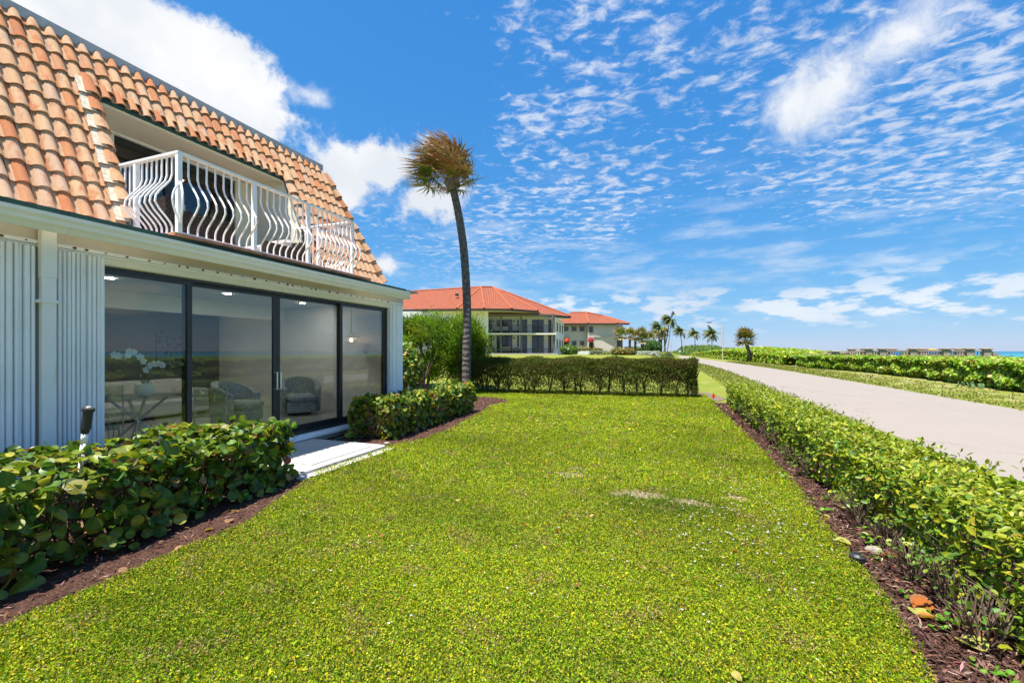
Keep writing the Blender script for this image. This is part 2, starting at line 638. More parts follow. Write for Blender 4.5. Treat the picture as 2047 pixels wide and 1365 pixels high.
def empty(name, loc, label, cat, group=None, rz=0.0):
    o = bpy.data.objects.new(name, None)
    COL.objects.link(o)
    o.empty_display_size = 0.2
    o.location = loc
    o.rotation_euler = (0, 0, rz)
    return tag(o, label, cat, group)


def link(name, me, parent=None, loc=None, mat=None):
    o = bpy.data.objects.new(name, me)
    COL.objects.link(o)
    if mat is not None and not me.materials:
        me.materials.append(MAT[mat])
    if loc is not None:
        o.location = loc
    return attach(o, parent)


class MB:
    """collects shapes for ONE mesh object (world coordinates)"""

    def __init__(self):
        self.v, self.f = [], []

    def add(self, vs, fs):
        b = len(self.v)
        self.v += [tuple(p) for p in vs]
        self.f += [tuple(i + b for i in q) for q in fs]
        return self

    def box(self, x0, x1, y0, y1, z0, z1):
        x0, x1 = min(x0, x1), max(x0, x1)
        y0, y1 = min(y0, y1), max(y0, y1)
        return self.add([(x0, y0, z0), (x1, y0, z0), (x1, y1, z0), (x0, y1, z0), (x0, y0, z1), (x1, y0, z1), (x1, y1, z1), (x0, y1, z1)],
                        [(0, 3, 2, 1), (4, 5, 6, 7), (0, 1, 5, 4), (1, 2, 6, 5), (2, 3, 7, 6), (3, 0, 4, 7)])

    def bevbox(self, x0, x1, y0, y1, z0, z1, b):
        """box with chamfered edges (rounded look with smooth shading off)"""
        vs, fs = [], []
        for sx in (0, 1):
            for sy in (0, 1):
                for sz in (0, 1):
                    X, Y, Z = (x0, x1)[sx], (y0, y1)[sy], (z0, z1)[sz]
                    dx, dy, dz_ = (b, -b)[sx], (b, -b)[sy], (b, -b)[sz]
                    vs += [(X, Y + dy, Z + dz_), (X + dx, Y, Z + dz_), (X + dx, Y + dy, Z)]
        I = lambda sx, sy, sz, k: (sx * 4 + sy * 2 + sz) * 3 + k
        for s in (0, 1):
            fs.append((I(s, 0, 0, 0), I(s, 1, 0, 0), I(s, 1, 1, 0), I(s, 0, 1, 0)))
            fs.append((I(0, s, 0, 1), I(1, s, 0, 1), I(1, s, 1, 1), I(0, s, 1, 1)))
            fs.append((I(0, 0, s, 2), I(1, 0, s, 2), I(1, 1, s, 2), I(0, 1, s, 2)))
        for a in (0, 1):
            for c in (0, 1):
                fs.append((I(0, a, c, 1), I(1, a, c, 1), I(1, a, c, 2), I(0, a, c, 2)))
                fs.append((I(a, 0, c, 0), I(a, 1, c, 0), I(a, 1, c, 2), I(a, 0, c, 2)))
                fs.append((I(a, c, 0, 0), I(a, c, 1, 0), I(a, c, 1, 1), I(a, c, 0, 1)))
        for q in range(8):
            fs.append((q * 3, q * 3 + 1, q * 3 + 2))
        return self.add(vs, fs)

    def prism_y(self, prof, y0, y1):
        n = len(prof)
        vs = [(x, y0, z) for x, z in prof] + [(x, y1, z) for x, z in prof]
        fs = [(i, (i + 1) % n, n + (i + 1) % n, n + i) for i in range(n)]
        fs += [tuple(range(n)), tuple(range(2 * n - 1, n - 1, -1))]
        return self.add(vs, fs)

    def prism_z(self, poly, z0, z1):
        n = len(poly)
        vs = [(x, y, z0) for x, y in poly] + [(x, y, z1) for x, y in poly]
        fs = [(i, (i + 1) % n, n + (i + 1) % n, n + i) for i in range(n)]
        fs += [tuple(range(n - 1, -1, -1)), tuple(range(n, 2 * n))]
        return self.add(vs, fs)

    def tube(self, pts, radii, sides=6, cap=True):
        pts = [Vector(p) for p in pts]
        if not isinstance(radii, (list, tuple)):
            radii = [radii] * len(pts)
        vs, fs = [], []
        ref = None
        for i, p in enumerate(pts):
            t = (pts[min(i + 1, len(pts) - 1)] - pts[max(i - 1, 0)])
            t = t.normalized() if t.length > 1e-9 else Vector((0, 0, 1))
            if ref is None:
                ref = Vector((1, 0, 0)) if abs(t.x) < 0.9 else Vector((0, 1, 0))
            a = t.cross(ref)
            a = a.normalized() if a.length > 1e-6 else t.orthogonal().normalized()
            b = a.cross(t)
            ref = b
            for k in range(sides):
                an = 2 * math.pi * (k + 0.5) / sides
                vs.append(p + (a * math.cos(an) + b * math.sin(an)) * radii[i])
        for i in range(len(pts) - 1):
            for k in range(sides):
                k2 = (k + 1) % sides
                fs.append((i * sides + k, i * sides + k2, (i + 1) * sides + k2, (i + 1) * sides + k))
        if cap:
            fs.append(tuple(range(sides - 1, -1, -1)))
            fs.append(tuple((len(pts) - 1) * sides + k for k in range(sides)))
        return self.add(vs, fs)

    def lathe(self, prof, c=(0, 0, 0), sides=16):
        """prof: list of (radius, z)"""
        vs, fs = [], []
        for r, z in prof:
            for k in range(sides):
                an = 2 * math.pi * k / sides
                vs.append((c[0] + r * math.cos(an), c[1] + r * math.sin(an), c[2] + z))
        for i in range(len(prof) - 1):
            for k in range(sides):
                k2 = (k + 1) % sides
                fs.append((i * sides + k, i * sides + k2, (i + 1) * sides + k2, (i + 1) * sides + k))
        fs.append(tuple(range(sides - 1, -1, -1)))
        fs.append(tuple((len(prof) - 1) * sides + k for k in range(sides)))
        return self.add(vs, fs)

    def xform(self, M):
        self.v = [tuple(M @ Vector(p)) for p in self.v]
        return self

    def mesh(self, name, mat, smooth=False, c=(0, 0, 0)):
        me = bpy.data.meshes.new(name)
        me.from_pydata([(x - c[0], y - c[1], z - c[2]) for x, y, z in self.v], [], self.f)
        me.materials.append(MAT[mat])
        if smooth:
            me.shade_smooth()
        me.update()
        return me

    def build(self, name, mat, parent=None, smooth=False):
        a = np.array(self.v)
        lo, hi = a.min(0), a.max(0)
        c = ((lo[0] + hi[0]) / 2, (lo[1] + hi[1]) / 2, lo[2])
        return link(name, self.mesh(name, mat, smooth, c), parent, c)


def structure(o):
    o['kind'] = 'structure'
    return o


def fastmesh(name, V, F, mat, colors=None, smooth=False):
    """V (n,3), F (m,k) all faces k-sided, colors (n,3) per vertex"""
    me = bpy.data.meshes.new(name)
    n, (m_, k) = len(V), F.shape
    me.vertices.add(n)
    me.vertices.foreach_set('co', np.ascontiguousarray(V, dtype=np.float32).ravel())
    me.loops.add(m_ * k)
    me.loops.foreach_set('vertex_index', np.ascontiguousarray(F, dtype=np.int32).ravel())
    me.polygons.add(m_)
    me.polygons.foreach_set('loop_start', np.arange(0, m_ * k, k, dtype=np.int32))
    me.polygons.foreach_set('loop_total', np.full(m_, k, dtype=np.int32))
    if colors is not None:
        at = me.attributes.new('Col', 'FLOAT_COLOR', 'POINT')
        c4 = np.ones((n, 4), dtype=np.float32)
        c4[:, :3] = colors
        at.data.foreach_set('color', c4.ravel())
    me.materials.append(MAT[mat])
    me.update(calc_edges=True)
    me.validate()
    if smooth:
        me.shade_smooth()
    return me


# leaf outlines: x along the leaf, y across, z cup
def t_round(n=5, fold=0.10):
    """round sea grape leaf, two halves folded along the midrib"""
    up = [(0.5 - 0.5 * math.cos(math.pi * (i + 1) / (n + 1)), 0.52 * math.sin(math.pi * (i + 1) / (n + 1))) for i in range(n)]
    V = [(0, 0, 0), (1, 0, -0.10)] + [(x, y, fold * y * 2 - 0.22 * (x - 0.35) ** 2) for x, y in up] + [(x, -y, fold * y * 2 - 0.22 * (x - 0.35) ** 2) for x, y in up]
    F = [(0,) + (1,) + tuple(range(2 + n - 1, 1, -1)), (1, 0) + tuple(range(2 + n, 2 + 2 * n))]
    return np.array(V), np.array(F)


def t_oval(wd=0.42, fold=0.07):
    V = [(0, 0, 0), (1, 0, -0.08), (0.32, wd * 0.5, fold), (0.72, wd * 0.42, fold * 0.6), (0.32, -wd * 0.5, fold), (0.72, -wd * 0.42, fold * 0.6)]
    return np.array(V), np.array([(0, 1, 3, 2), (1, 0, 4, 5)])


def t_diamond(wd=0.6, fold=0.05):
    V = [(0, 0, 0), (0.45, wd / 2, fold), (1, 0, -0.05), (0.45, -wd / 2, fold)]
    return np.array(V), np.array([(0, 1, 2, 3)])


def t_blade(wd=0.09):
    V = [(0, wd / 2, 0), (0, -wd / 2, 0), (0.6, -wd / 2, 0.05), (0.6, wd / 2, 0.05), (1, 0, -0.05)]
    return np.array(V[:4]), np.array([(0, 1, 2, 3)])


def unit(a):
    return a / np.maximum(np.linalg.norm(a, axis=1, keepdims=True), 1e-9)


def frames(N, T=None):
    N = unit(N)
    if T is None:
        T = rng.normal(size=N.shape)
    T = unit(T - N * (T * N).sum(1, keepdims=True))
    return T, np.cross(N, T), N


def leafcol(C, k):
    c = np.repeat(C[:, None, :], k, 1)
    if k > 6:                                         # big round leaves: paler midrib, deeper margin
        c[:, :2] = np.minimum(c[:, :2] * 1.35 + np.array([0.03, 0.03, 0.0]), 0.9)
        c[:, 2:] *= (0.86 + 0.24 * rng.random((len(C), k - 2, 1)))
    return c.reshape(-1, 3)


def leaves(name, P, N, S, C, tmpl, mat, T=None):
    """one mesh holding many leaves"""
    tv, tf = tmpl
    X, Y, Z = frames(N, T)
    k = len(tv)
    if k > 6:
        Z = Z * rng.uniform(-0.6, 2.4, (len(P), 1))
    V = P[:, None, :] + S[:, None, None] * (X[:, None, :] * tv[None, :, 0, None] + Y[:, None, :] * tv[None, :, 1, None] + Z[:, None, :] * tv[None, :, 2, None])
    F = (np.arange(len(P)) * k)[:, None, None] + tf[None]
    return fastmesh(name, V.reshape(-1, 3), F.reshape(-1, tf.shape[1]), mat, leafcol(C, k))


def pick(pal, n, jit=0.15, wts=None):
    pal = np.array(pal, float)
    w_ = None if wts is None else np.array(wts, float) / np.sum(wts)
    c = pal[rng.choice(len(pal), n, p=w_)]
    return np.clip(c * (1 + rng.normal(0, jit, (n, 1))) * (1 + rng.normal(0, jit * 0.4, (n, 3))), 0.003, 0.95)


def waves(x, y, s=1.0):
    return 0.5 * np.sin(x * 3.1 * s + 1.3 * np.sin(y * 2.3 * s)) + 0.5 * np.sin(y * 4.7 * s + 0.7 + 1.1 * np.sin(x * 1.9 * s))


def ss(x, a, b):
    t = np.clip((np.asarray(x, float) - a) / (b - a), 0, 1)
    return t * t * (3 - 2 * t)


# ------------------------------------------------------------------ the ground
def mound(X, Y):
    X, Y = np.asarray(X, float), np.asarray(Y, float)
    h = 1.12 * ss(Y, 18, 46) * ss(-X, -1.5, 4.0)
    h = h + 0.35 * ss(Y, 75, 100) * ss(-X, -1.5, 4.0) * ss(-Y, -400, -160)
    sea = -4.2 * ss(X, 34, 62)
    return h + sea


gx = np.unique(np.concatenate([np.linspace(-3000, -60, 12), np.linspace(-60, -10, 22), np.linspace(-10, 14, 40), np.linspace(14, 64, 34), [80]]))
gy = np.unique(np.concatenate([np.linspace(-300, -10, 12), np.linspace(-10, 20, 26), np.linspace(20, 120, 60), np.linspace(120, 400, 20), np.linspace(400, 6000, 14)]))
GX, GY = np.meshgrid(gx, gy, indexing='ij')
GZ = mound(GX, GY)
V = np.stack([GX, GY, GZ], -1).reshape(-1, 3)
ny = len(gy)
ii, jj = np.meshgrid(np.arange(len(gx) - 1), np.arange(ny - 1), indexing='ij')
b0 = (ii * ny + jj).ravel()
F = np.stack([b0, b0 + ny, b0 + ny + 1, b0 + 1], 1)
structure(link('ground', fastmesh('ground', V, F, 'turf', smooth=True)))

o = MB().add([(48, -3000, -2.6), (40000, -3000, -2.6), (40000, 40000, -2.6), (48, 40000, -2.6)], [(0, 1, 2, 3)]).build('ocean', 'sea_water')
structure(o)


def sheet(name, poly, z, mat):
    o = MB().add([(x, y, z) for x, y in poly], [tuple(range(len(poly)))]).build(name, mat)
    return structure(o)


# road, a gentle bend to the left far away
def road_x(y):
    return 6.38 - 4.2 * float(ss(y, 28, 130)) - 0.055 * max(0, y - 120)


L, Rr = [], []
for y in [-40, -10, 5, 14, 20, 26, 32, 38, 45, 52, 60, 70, 80, 95, 110, 130, 160, 200, 250, 320]:
    c = road_x(y)
    L.append((c - 2.46, y, 0.006))
    Rr.append((c + 2.46, y, 0.006))
n = len(L)
mb = MB()
vs = []
for a, b in zip(L, Rr):                                     # cambered cross section, 5 strips with uneven edges
    for k in range(7):
        t = k / 6
        e = (0.035 * math.sin(a[1] * 2.1 + k) if k in (0, 6) else 0)
        vs.append((a[0] + (b[0] - a[0]) * t + e, a[1], 0.006 + 0.05 * (1 - (2 * t - 1) ** 2)))
fs = [(i * 7 + k, i * 7 + k + 1, (i + 1) * 7 + k + 1, (i + 1) * 7 + k) for i in range(n - 1) for k in range(6)]
structure(mb.add(vs, fs).build('road', 'road_surface', smooth=True))

# the lawn we stand on: darker thatch under the blades
LAWN = [(-3.6, -1.5), (-3.62, 1.34), (-3.68, 2.14), (-3.72, 2.95), (-4.1, 3.9), (-4.5, 4.72), (-4.47, 6.12), (-4.25, 6.9), (-4.3, 8.0), (-4.55, 9.4),
        (-4.75, 10.6), (-5.0, 11.6), (-4.9, 12.6), (-5.1, 13.4), (-5.9, 13.9), (-7.6, 14.2), (-7.6, 17.5), (1.0, 17.5), (1.15, 14.9), (1.08, 14.2), (1.12, 13.3), (1.28, 9.0),
        (1.36, 6.0), (1.3, 5.4), (1.28, 4.05), (1.28, 3.5), (1.17, 2.7), (1.1, 1.5), (1.1, -1.5)]
sheet('lawn', LAWN, 0.005, 'lawn_thatch')
BEDL = [(-6.3, -1.0)] + [(-3.5, -1.0)] + [(x + 0.12, y) for x, y in LAWN[1:16]] + [(-7.6, 15.2), (-10.5, 15.2), (-10.5, 9.0), (-6.3, 9.0)]
sheet('mulch_bed', BEDL, 0.010, 'mulch')
BEDR = [(1.05, 15.0), (1.03, 14.2), (1.1, 13.3), (1.24, 9.0), (1.31, 6.0), (1.26, 5.4), (1.24, 4.05), (1.23, 3.5), (1.13, 2.7), (1.06, 1.5), (1.06, -1.5), (2.55, -1.5), (2.55, 6), (2.1, 12), (2.0, 15.0)]
sheet('mulch_bed', BEDR, 0.012, 'mulch')
sheet('mulch_bed', [(0.6, 15.7), (1.35, 15.5), (1.6, 16.4), (1.2, 18.5), (0.5, 18.6)], 0.012, 'leaf_litter')


def inside(poly, X, Y):
    r = np.zeros(len(X), bool)
    n = len(poly)
    for i in range(n):
        x0, y0 = poly[i]
        x1, y1 = poly[(i + 1) % n]
        c = ((y0 > Y) != (y1 > Y)) & (X < (x1 - x0) * (Y - y0) / (y1 - y0 + 1e-12) + x0)
        r ^= c
    return r


# ------------------------------------------------------------------ the beach house on the left
HOUSE = empty('beach_house', (-8.0, 4.6, 0), 'white beach house with mansard tile roof and wide glass sliding doors', 'house')
XW = -6.0            # facade
ZD0, ZD1 = 0.2, 2.56   # door threshold, door head
Y0D, Y1D = 2.6, 8.24
YE = 8.78            # end wall


def part(mb, name, mat, parent=HOUSE, smooth=False, label=None, kind=None):
    o = mb.build(name, mat, parent, smooth)
    if label:
        o['label'] = label
    if kind:
        o['kind'] = kind
    return o


# walls
part(MB().box(-6.25, XW, -2.0, Y0D, 0, 2.93), 'wall', 'beige')
part(MB().box(-6.25, XW, Y1D, YE, 0, 2.93), 'wall', 'cream')
part(MB().box(-6.25, XW, Y0D, Y1D, ZD1, 2.93), 'wall', 'cream')
part(MB().box(-11.8, -6.252, YE - 0.2, YE, 0, 2.93), 'wall', 'house_white')
part(MB().box(-12.0, -11.8, -2.0, YE, 0, 2.93), 'wall', 'room_wall')
part(MB().box(-11.8, -6.25, -2.2, -2.0, 0, 2.93), 'wall', 'room_wall')
part(MB().box(-11.8, -6.25, -2.0, YE - 0.2, 0.05, 0.17), 'floor', 'room_floor')
part(MB().box(-11.8, -6.25, -2.0, YE - 0.2, 2.7, 2.8), 'ceiling', 'room_ceiling')
part(MB().box(-9.6, -9.4, -2.0, YE - 0.2, 2.38, 2.698), 'ceiling_beam', 'room_ceiling')
part(MB().box(-12.1, -5.58, -2.2, YE + 0.02, 2.932, 2.965), 'roof_ledge', 'roof_cap')
part(MB().box(-6.24, XW + 0.03, Y0D, YE, 0.0, 0.12), 'foundation', 'pale_concrete')
# frieze under the gutter
part(MB().box(XW + 0.002, XW + 0.025, -2.0, YE, 2.70, 2.93), 'frieze', 'beige')
part(MB().box(XW + 0.002, -5.60, -2.0, YE - 0.35, 2.895, 2.930), 'soffit', 'beige')
# gutter with crown profile, open top
prof = [(-5.60, 2.74), (-5.555, 2.735), (-5.525, 2.775), (-5.50, 2.80), (-5.49, 2.835), (-5.47, 2.86), (-5.465, 2.895), (-5.478, 2.895), (-5.49, 2.86), (-5.512, 2.82), (-5.56, 2.76), (-5.598, 2.78)]
part(MB().prism_y(prof, -2.0, 8.30), 'gutter', 'gutter_paint')
part(MB().box(-5.62, -5.475, 8.302, 8.32, 2.74, 2.89), 'gutter_end_cap', 'gutter_paint')
part(MB().box(-5.60, -5.575, -2.0, 8.3, 2.897, 2.968), 'drip_edge', 'green_trim')
# downspout with a strap
ds = part(MB().bevbox(-5.93, -5.85, 2.46, 2.57, 0.05, 2.55, 0.01).bevbox(-5.935, -5.845, 2.455, 2.575, 2.32, 2.9, 0.012), 'downspout', 'gutter_paint')
part(MB().box(-5.94, -5.838, 2.43, 2.60, 2.08, 2.11), 'strap', 'gutter_paint', ds)
for y in (2.445, 2.585):
    part(MB().lathe([(0.006, 0), (0.006, 0.006)], (-5.84, y, 2.092), 6), 'screw', 'rust', ds)

# shutter track along the top, rusty screws
tr = part(MB().box(XW + 0.026, XW + 0.075, -2.0, YE - 0.05, 2.665, 2.70).box(XW + 0.026, XW + 0.045, -2.0, YE - 0.05, 2.64, 2.664), 'shutter_track', 'white_paint')
me = MB().lathe([(0.005, 0), (0.011, 0.004), (0.011, 0.010)], (0, 0, 0), 6).xform(Matrix.Rotation(rad(90), 4, 'Y')).mesh('screw', 'rust')
y = 1.9
while y < 8.3:
    s = link('screw', me, tr, (XW + 0.075, y, 2.684))
    q = rnd.uniform(0.6, 1.5)
    s.scale = (1, q * rnd.uniform(1, 1.8), q)
    y += rnd.choice([0.1, 0.17, 0.2, 0.2, 0.23])
part(MB().box(XW + 0.002, XW + 0.035, Y0D, YE - 0.05, 2.565, 2.638), 'door_header', 'cream')


# accordion shutters: each slat a folded blade
def slat_mesh(wd, dp, h):
    p = [(0, 0.0), (dp * 0.9, wd * 0.10), (dp, wd * 0.2), (dp + 0.004, wd * 0.5), (dp, wd * 0.8), (dp * 0.9, wd * 0.90), (0, wd)]
    return MB().prism_z(p, 0, h).mesh('slat', 'slat_paint')


SL = [slat_mesh(0.034, 0.045, 2.47), slat_mesh(0.028, 0.06, 2.47), slat_mesh(0.05, 0.05, 2.47)]


def shutter(y0, y1, label):
    r = MB().box(XW + 0.03, XW + 0.06, y0, y1, 0.13, 0.155).build('accordion_shutter', 'slat_paint', HOUSE)
    r['label'] = label
    y = y0 + 0.004
    while y < y1 - 0.03:
        k = rnd.choice([0, 0, 1, 1, 2])
        wd = (0.036, 0.03, 0.05)[k]
        s = link('slat', SL[k], r, (XW + 0.026 + rnd.uniform(0, 0.034), y, 0.158))
        s.rotation_euler = (0, 0, rad(rnd.uniform(-4, 4)))
        y += wd * rnd.uniform(0.96, 1.12)


shutter(1.35, 2.43, 'folded accordion shutter stack left of the downspout')
shutter(2.60, 2.985, 'folded accordion shutter stack right of the downspout')
sp = MB().box(XW + 0.03, XW + 0.06, 8.30, 8.72, 0.13, 0.155).build('accordion_shutter', 'slat_paint', HOUSE)
sp['label'] = 'folded accordion shutter at the house corner'
SLW = slat_mesh(0.128, 0.05, 2.47)
for k in range(3):
    link('slat', SLW, sp, (XW + 0.03 + 0.012 * (k % 2), 8.305 + k * 0.134, 0.158))
part(MB().box(XW + 0.002, XW + 0.055, 8.245, 8.295, 0.16, 2.63), 'shutter_jamb', 'white_paint')
# bottom track / threshold
th = part(MB().box(XW - 0.2, XW + 0.06, 2.986, 8.24, 0.121, 0.175), 'threshold', 'white_paint')
for x in (0.072, 0.10):
    part(MB().box(XW + x - 0.01, XW + x + 0.008, 2.7, 8.28, 0.10, 0.165 - x * 0.3), 'track_rib', 'slat_paint', th)

# sliding doors: dark frame, four panels
DOOR = part(MB().box(XW - 0.16, XW - 0.03, Y0D + 0.01, Y1D - 0.05, 2.522, ZD1 - 0.002).box(XW - 0.16, XW - 0.03, Y0D + 0.01, Y1D - 0.05, 0.178, 0.235)
            .box(XW - 0.16, XW - 0.03, Y1D - 0.048, Y1D - 0.002, 0.178, ZD1 - 0.002).box(XW - 0.16, XW - 0.03, Y0D + 0.002, Y0D + 0.048, 0.236, 2.521), 'sliding_door', 'black_frame')
PAN = [(2.66, 4.02, 0), (3.95, 5.40, 1), (5.404, 6.86, 1), (6.79, 8.188, 0)]
for i, (a, b, k) in enumerate(PAN):
    xo = XW - (0.06 if k == 0 else 0.12)
    f = 0.062
    mb = MB().box(xo - 0.02, xo + 0.02, a, a + f, 0.24, 2.52).box(xo - 0.02, xo + 0.02, b - f, b, 0.24, 2.52)
    mb.box(xo - 0.02, xo + 0.02, a + f, b - f, 0.24, 0.33).box(xo - 0.02, xo + 0.02, a + f, b - f, 2.475, 2.52)
    pf = part(mb, 'door_panel', 'black_frame', DOOR)
    gg = MB().add([(xo, a + f, 0.33), (xo, b - f, 0.33), (xo, b - f, 2.475), (xo, a + f, 2.475)], [(0, 1, 2, 3)])
    part(gg, 'glass_pane', 'glass', DOOR)
for y in (5.37, 5.44):
    hb = MB().tube([(XW - 0.10, y, 0.98), (XW - 0.05, y, 0.98), (XW - 0.05, y, 1.26), (XW - 0.10, y, 1.26)], 0.011, 6)
    part(hb, 'handle', 'chrome', DOOR)
part(MB().box(XW - 0.045, XW - 0.02, 8.14, 8.165, 1.15, 1.35), 'handle', 'black_plastic', DOOR)

# ---- mansard
SLP = math.atan(2.24)
XB, ZB = -6.5, 3.19
XT, ZT = -7.66, 5.79
YC0, YC1 = 8.70, 7.96          # hip corner, bottom and top
YA, YB = 3.58, 6.62            # dormer recess
UV = Vector((-math.cos(SLP), 0, math.sin(SLP)))
NV = Vector((math.sin(SLP), 0, math.cos(SLP)))


def onslope(y, s, n=0.0):
    p = Vector((XB, y, ZB)) + UV * s + NV * n
    return (p.x, p.y, p.z)


SL_LEN = (Vector((XT, 0, ZT)) - Vector((XB, 0, ZB))).length
S_BAND = (5.04 - ZB) / math.sin(SLP)       # lower edge of the band above the recess
hipY = lambda s: YC0 + (YC1 - YC0) * s / SL_LEN
mb = MB()
mb.add([onslope(-2.2, 0), onslope(YA, 0), onslope(YA, SL_LEN), onslope(-2.2, SL_LEN)], [(0, 1, 2, 3)])
mb.add([onslope(YA, S_BAND), onslope(YB, S_BAND), onslope(YB, SL_LEN), onslope(YA, SL_LEN)], [(0, 1, 2, 3)])
mb.add([onslope(YB, 0), onslope(YC0, 0), onslope(YC1, SL_LEN), onslope(YB, SL_LEN)], [(0, 1, 2, 3)])
mb.add([onslope(YC0, 0), (-12.0, YC0, ZB), (-12.0, YC1, ZT), onslope(YC1, SL_LEN)], [(0, 1, 2, 3)])
mb.add([onslope(-2.2, SL_LEN), onslope(YC1, SL_LEN), (-12.0, YC1, ZT), (-12.0, -2.2, ZT)], [(0, 1, 2, 3)])
ROOF = part(mb, 'roof', 'roof_cap')
part(MB().box(-12.0, XB - 0.02, -2.2, YA, 2.966, ZB + 0.02).box(-12.0, XB - 0.02, YB, YC0 - 0.02, 2.966, ZB + 0.02), 'roof_kerb', 'dark_metal', ROOF)
# tile: pan + barrel, 0.165 m wide
TW, TE, TL = 0.166, 0.272, 0.315
sec = [(0.0, 0.012), (0.022, 0.004), (0.045, 0.010), (0.058, 0.032), (0.082, 0.052), (0.108, 0.058), (0.134, 0.052), (0.156, 0.034), (0.166, 0.014)]


def tile_mesh(length, wsc=1.0, seed=0):
    r = random.Random(seed)
    vs, fs = [], []
    k = len(sec)
    for e, (v, lift, sq) in enumerate([(0.0, 0.036, 1.0), (length, 0.006, 0.93)]):
        for u, h in sec:
            uu = (u - TW / 2) * sq * wsc
            p = Vector((0, 1, 0)) * uu + UV * v + NV * (lift + h)
            vs.append(p)
        for u, h in sec:
            uu = (u - TW / 2) * sq * wsc
            p = Vector((0, 1, 0)) * uu + UV * v + NV * (lift + h - 0.020)
            vs.append(p)
    n2 = 2 * k
    for i in range(k - 1):
        fs.append((i, i + 1, n2 + i + 1, n2 + i))
        fs.append((i, k + i, k + i + 1, i + 1))
    fs.append((0, n2, n2 + k, k))
    fs.append((k - 1, 2 * k - 1, n2 + 2 * k - 1, n2 + k - 1))
    return MB().add(vs, fs)


T_FULL = tile_mesh(TL).mesh('roof_tile', 'tile', True)
T_TOP = tile_mesh(0.21).mesh('roof_tile', 'tile', True)
for me in (T_FULL, T_TOP):
    me.set_sharp_from_angle(angle=rad(38))
NC = int(SL_LEN / TE) + 1
far_tiles = MB()
NT_ = 0
for c in range(NC):
    s = c * TE - 0.056
    last = s + TL > SL_LEN + 0.05
    y = YB + TW / 2 + 0.01
    ys = []
    k = -1
    yy = YA - TW / 2 - 0.09
    while yy > -2.1:
        ys.append(yy)
        yy -= TW
    if s > S_BAND:
        yy = YA - TW / 2 - 0.09 + TW
        while yy < YB + 0.02:
            ys.append(yy)
            yy += TW
    yy = YB + TW / 2 + 0.07
    while yy < hipY(s + TE / 2) - 0.05:
        ys.append(yy)
        yy += TW
    s0 = s
    for yy in ys:
        p = onslope(yy, s0)
        ln = min(TL, SL_LEN - s0 - 0.02)
        if ln < 0.06:
            continue
        if s0 <= S_BAND < s0 + 0.01 + 0.14 and YA < yy < YB:
            pass
        if yy < 1.75:
            tm = tile_mesh(ln)
            far_tiles.add([Vector(q) + Vector(p) for q in tm.v], tm.f)
            continue
        o = link('roof_tile', T_FULL if ln > 0.25 else T_TOP, ROOF, p)
        o.rotation_euler = (rad(rnd.uniform(-1.3, 1.3)), 0, 0)
        o.location = Vector(p) + UV * rnd.uniform(-0.008, 0.008) + Vector((0, rnd.uniform(-0.003, 0.003), 0))
        NT_ += 1
# starter course closing the lower edge of the band
yy = YA + 0.02
while yy < YB:
    o = link('roof_tile', T_TOP, ROOF, onslope(yy + TW / 2, S_BAND - 0.035, 0.004))
    yy += TW
    NT_ += 1
far_tiles.build('distant_tile_run', 'tile', ROOF, True)['kind'] = 'stuff'

# rake and hip tiles: fat half barrels laid up the edge
def barrel(length, r0, r1):
    vs, fs = [], []
    for v, r, l in ((0, r0, 0.045), (length, r1, 0.012)):
        for i in range(8):
            a = math.pi * i / 7
            vs.append(Vector((0, 1, 0)) * (math.cos(a) * r) + NV * (math.sin(a) * r + l) + UV * v)
        for i in range(8):
            a = math.pi * i / 7
            vs.append(Vector((0, 1, 0)) * (math.cos(a) * (r - 0.014)) + NV * (math.sin(a) * (r - 0.014) + l) + UV * v)
    for i in range(7):
        fs += [(i, i + 1, 17 + i, 16 + i), (i, 8 + i, 9 + i, i + 1)]
    return MB().add(vs, fs).mesh('rake_tile', 'tile', True)


RK = barrel(0.33, 0.105, 0.09)
RK.set_sharp_from_angle(angle=rad(40))
mo = MB()
for c in range(int(S_BAND / TE) + 1):
    link('rake_tile', RK, ROOF, onslope(YA - 0.075, c * TE, 0.012))
    link('rake_tile', RK, ROOF, onslope(YB + 0.075, c * TE, 0.012))
    z = [onslope(YA - 0.225 + rnd.uniform(-0.015, 0.015), c * TE - 0.03, 0.105), onslope(YA - 0.10, c * TE - 0.03, 0.135), onslope(YA - 0.115, c * TE + TE - 0.03, 0.105), onslope(YA - 0.20 + rnd.uniform(-0.015, 0.015), c * TE + TE - 0.03, 0.085),
         onslope(YA - 0.20, c * TE + 0.01, 0.03), onslope(YA - 0.11, c * TE + 0.01, 0.03), onslope(YA - 0.12, c * TE + TE, 0.03), onslope(YA - 0.19, c * TE + TE, 0.03)]
    mo.add(z, [(0, 1, 2, 3), (0, 4, 5, 1), (0, 3, 7, 4), (1, 5, 6, 2)])
part(mo, 'mortar_strip', 'mortar', ROOF)
ha = math.atan2(YC0 - YC1, SL_LEN)
nh = int(math.hypot(YC0 - YC1, SL_LEN) / TE)
for c in range(nh):
    s = c * TE * math.cos(ha)
    o = link('hip_tile', RK, ROOF, onslope(hipY(s), s, 0.0))
    o.rotation_euler = Matrix.Rotation(ha, 3, NV).to_euler()
# metal cap along the top, green rooftop hatch
part(MB().box(XT - 0.3, XT + 0.045, -2.2, YC1 + 0.02, ZT - 0.005, ZT + 0.085).box(XT + 0.046, XT + 0.062, -2.2, YC1 + 0.02, ZT - 0.045, ZT + 0.085), 'roof_cap', 'roof_cap', ROOF)
part(MB().box(-8.0, -7.9, 3.05, 3.42, ZT + 0.076, ZT + 0.16), 'roof_vent', 'green_trim', ROOF)

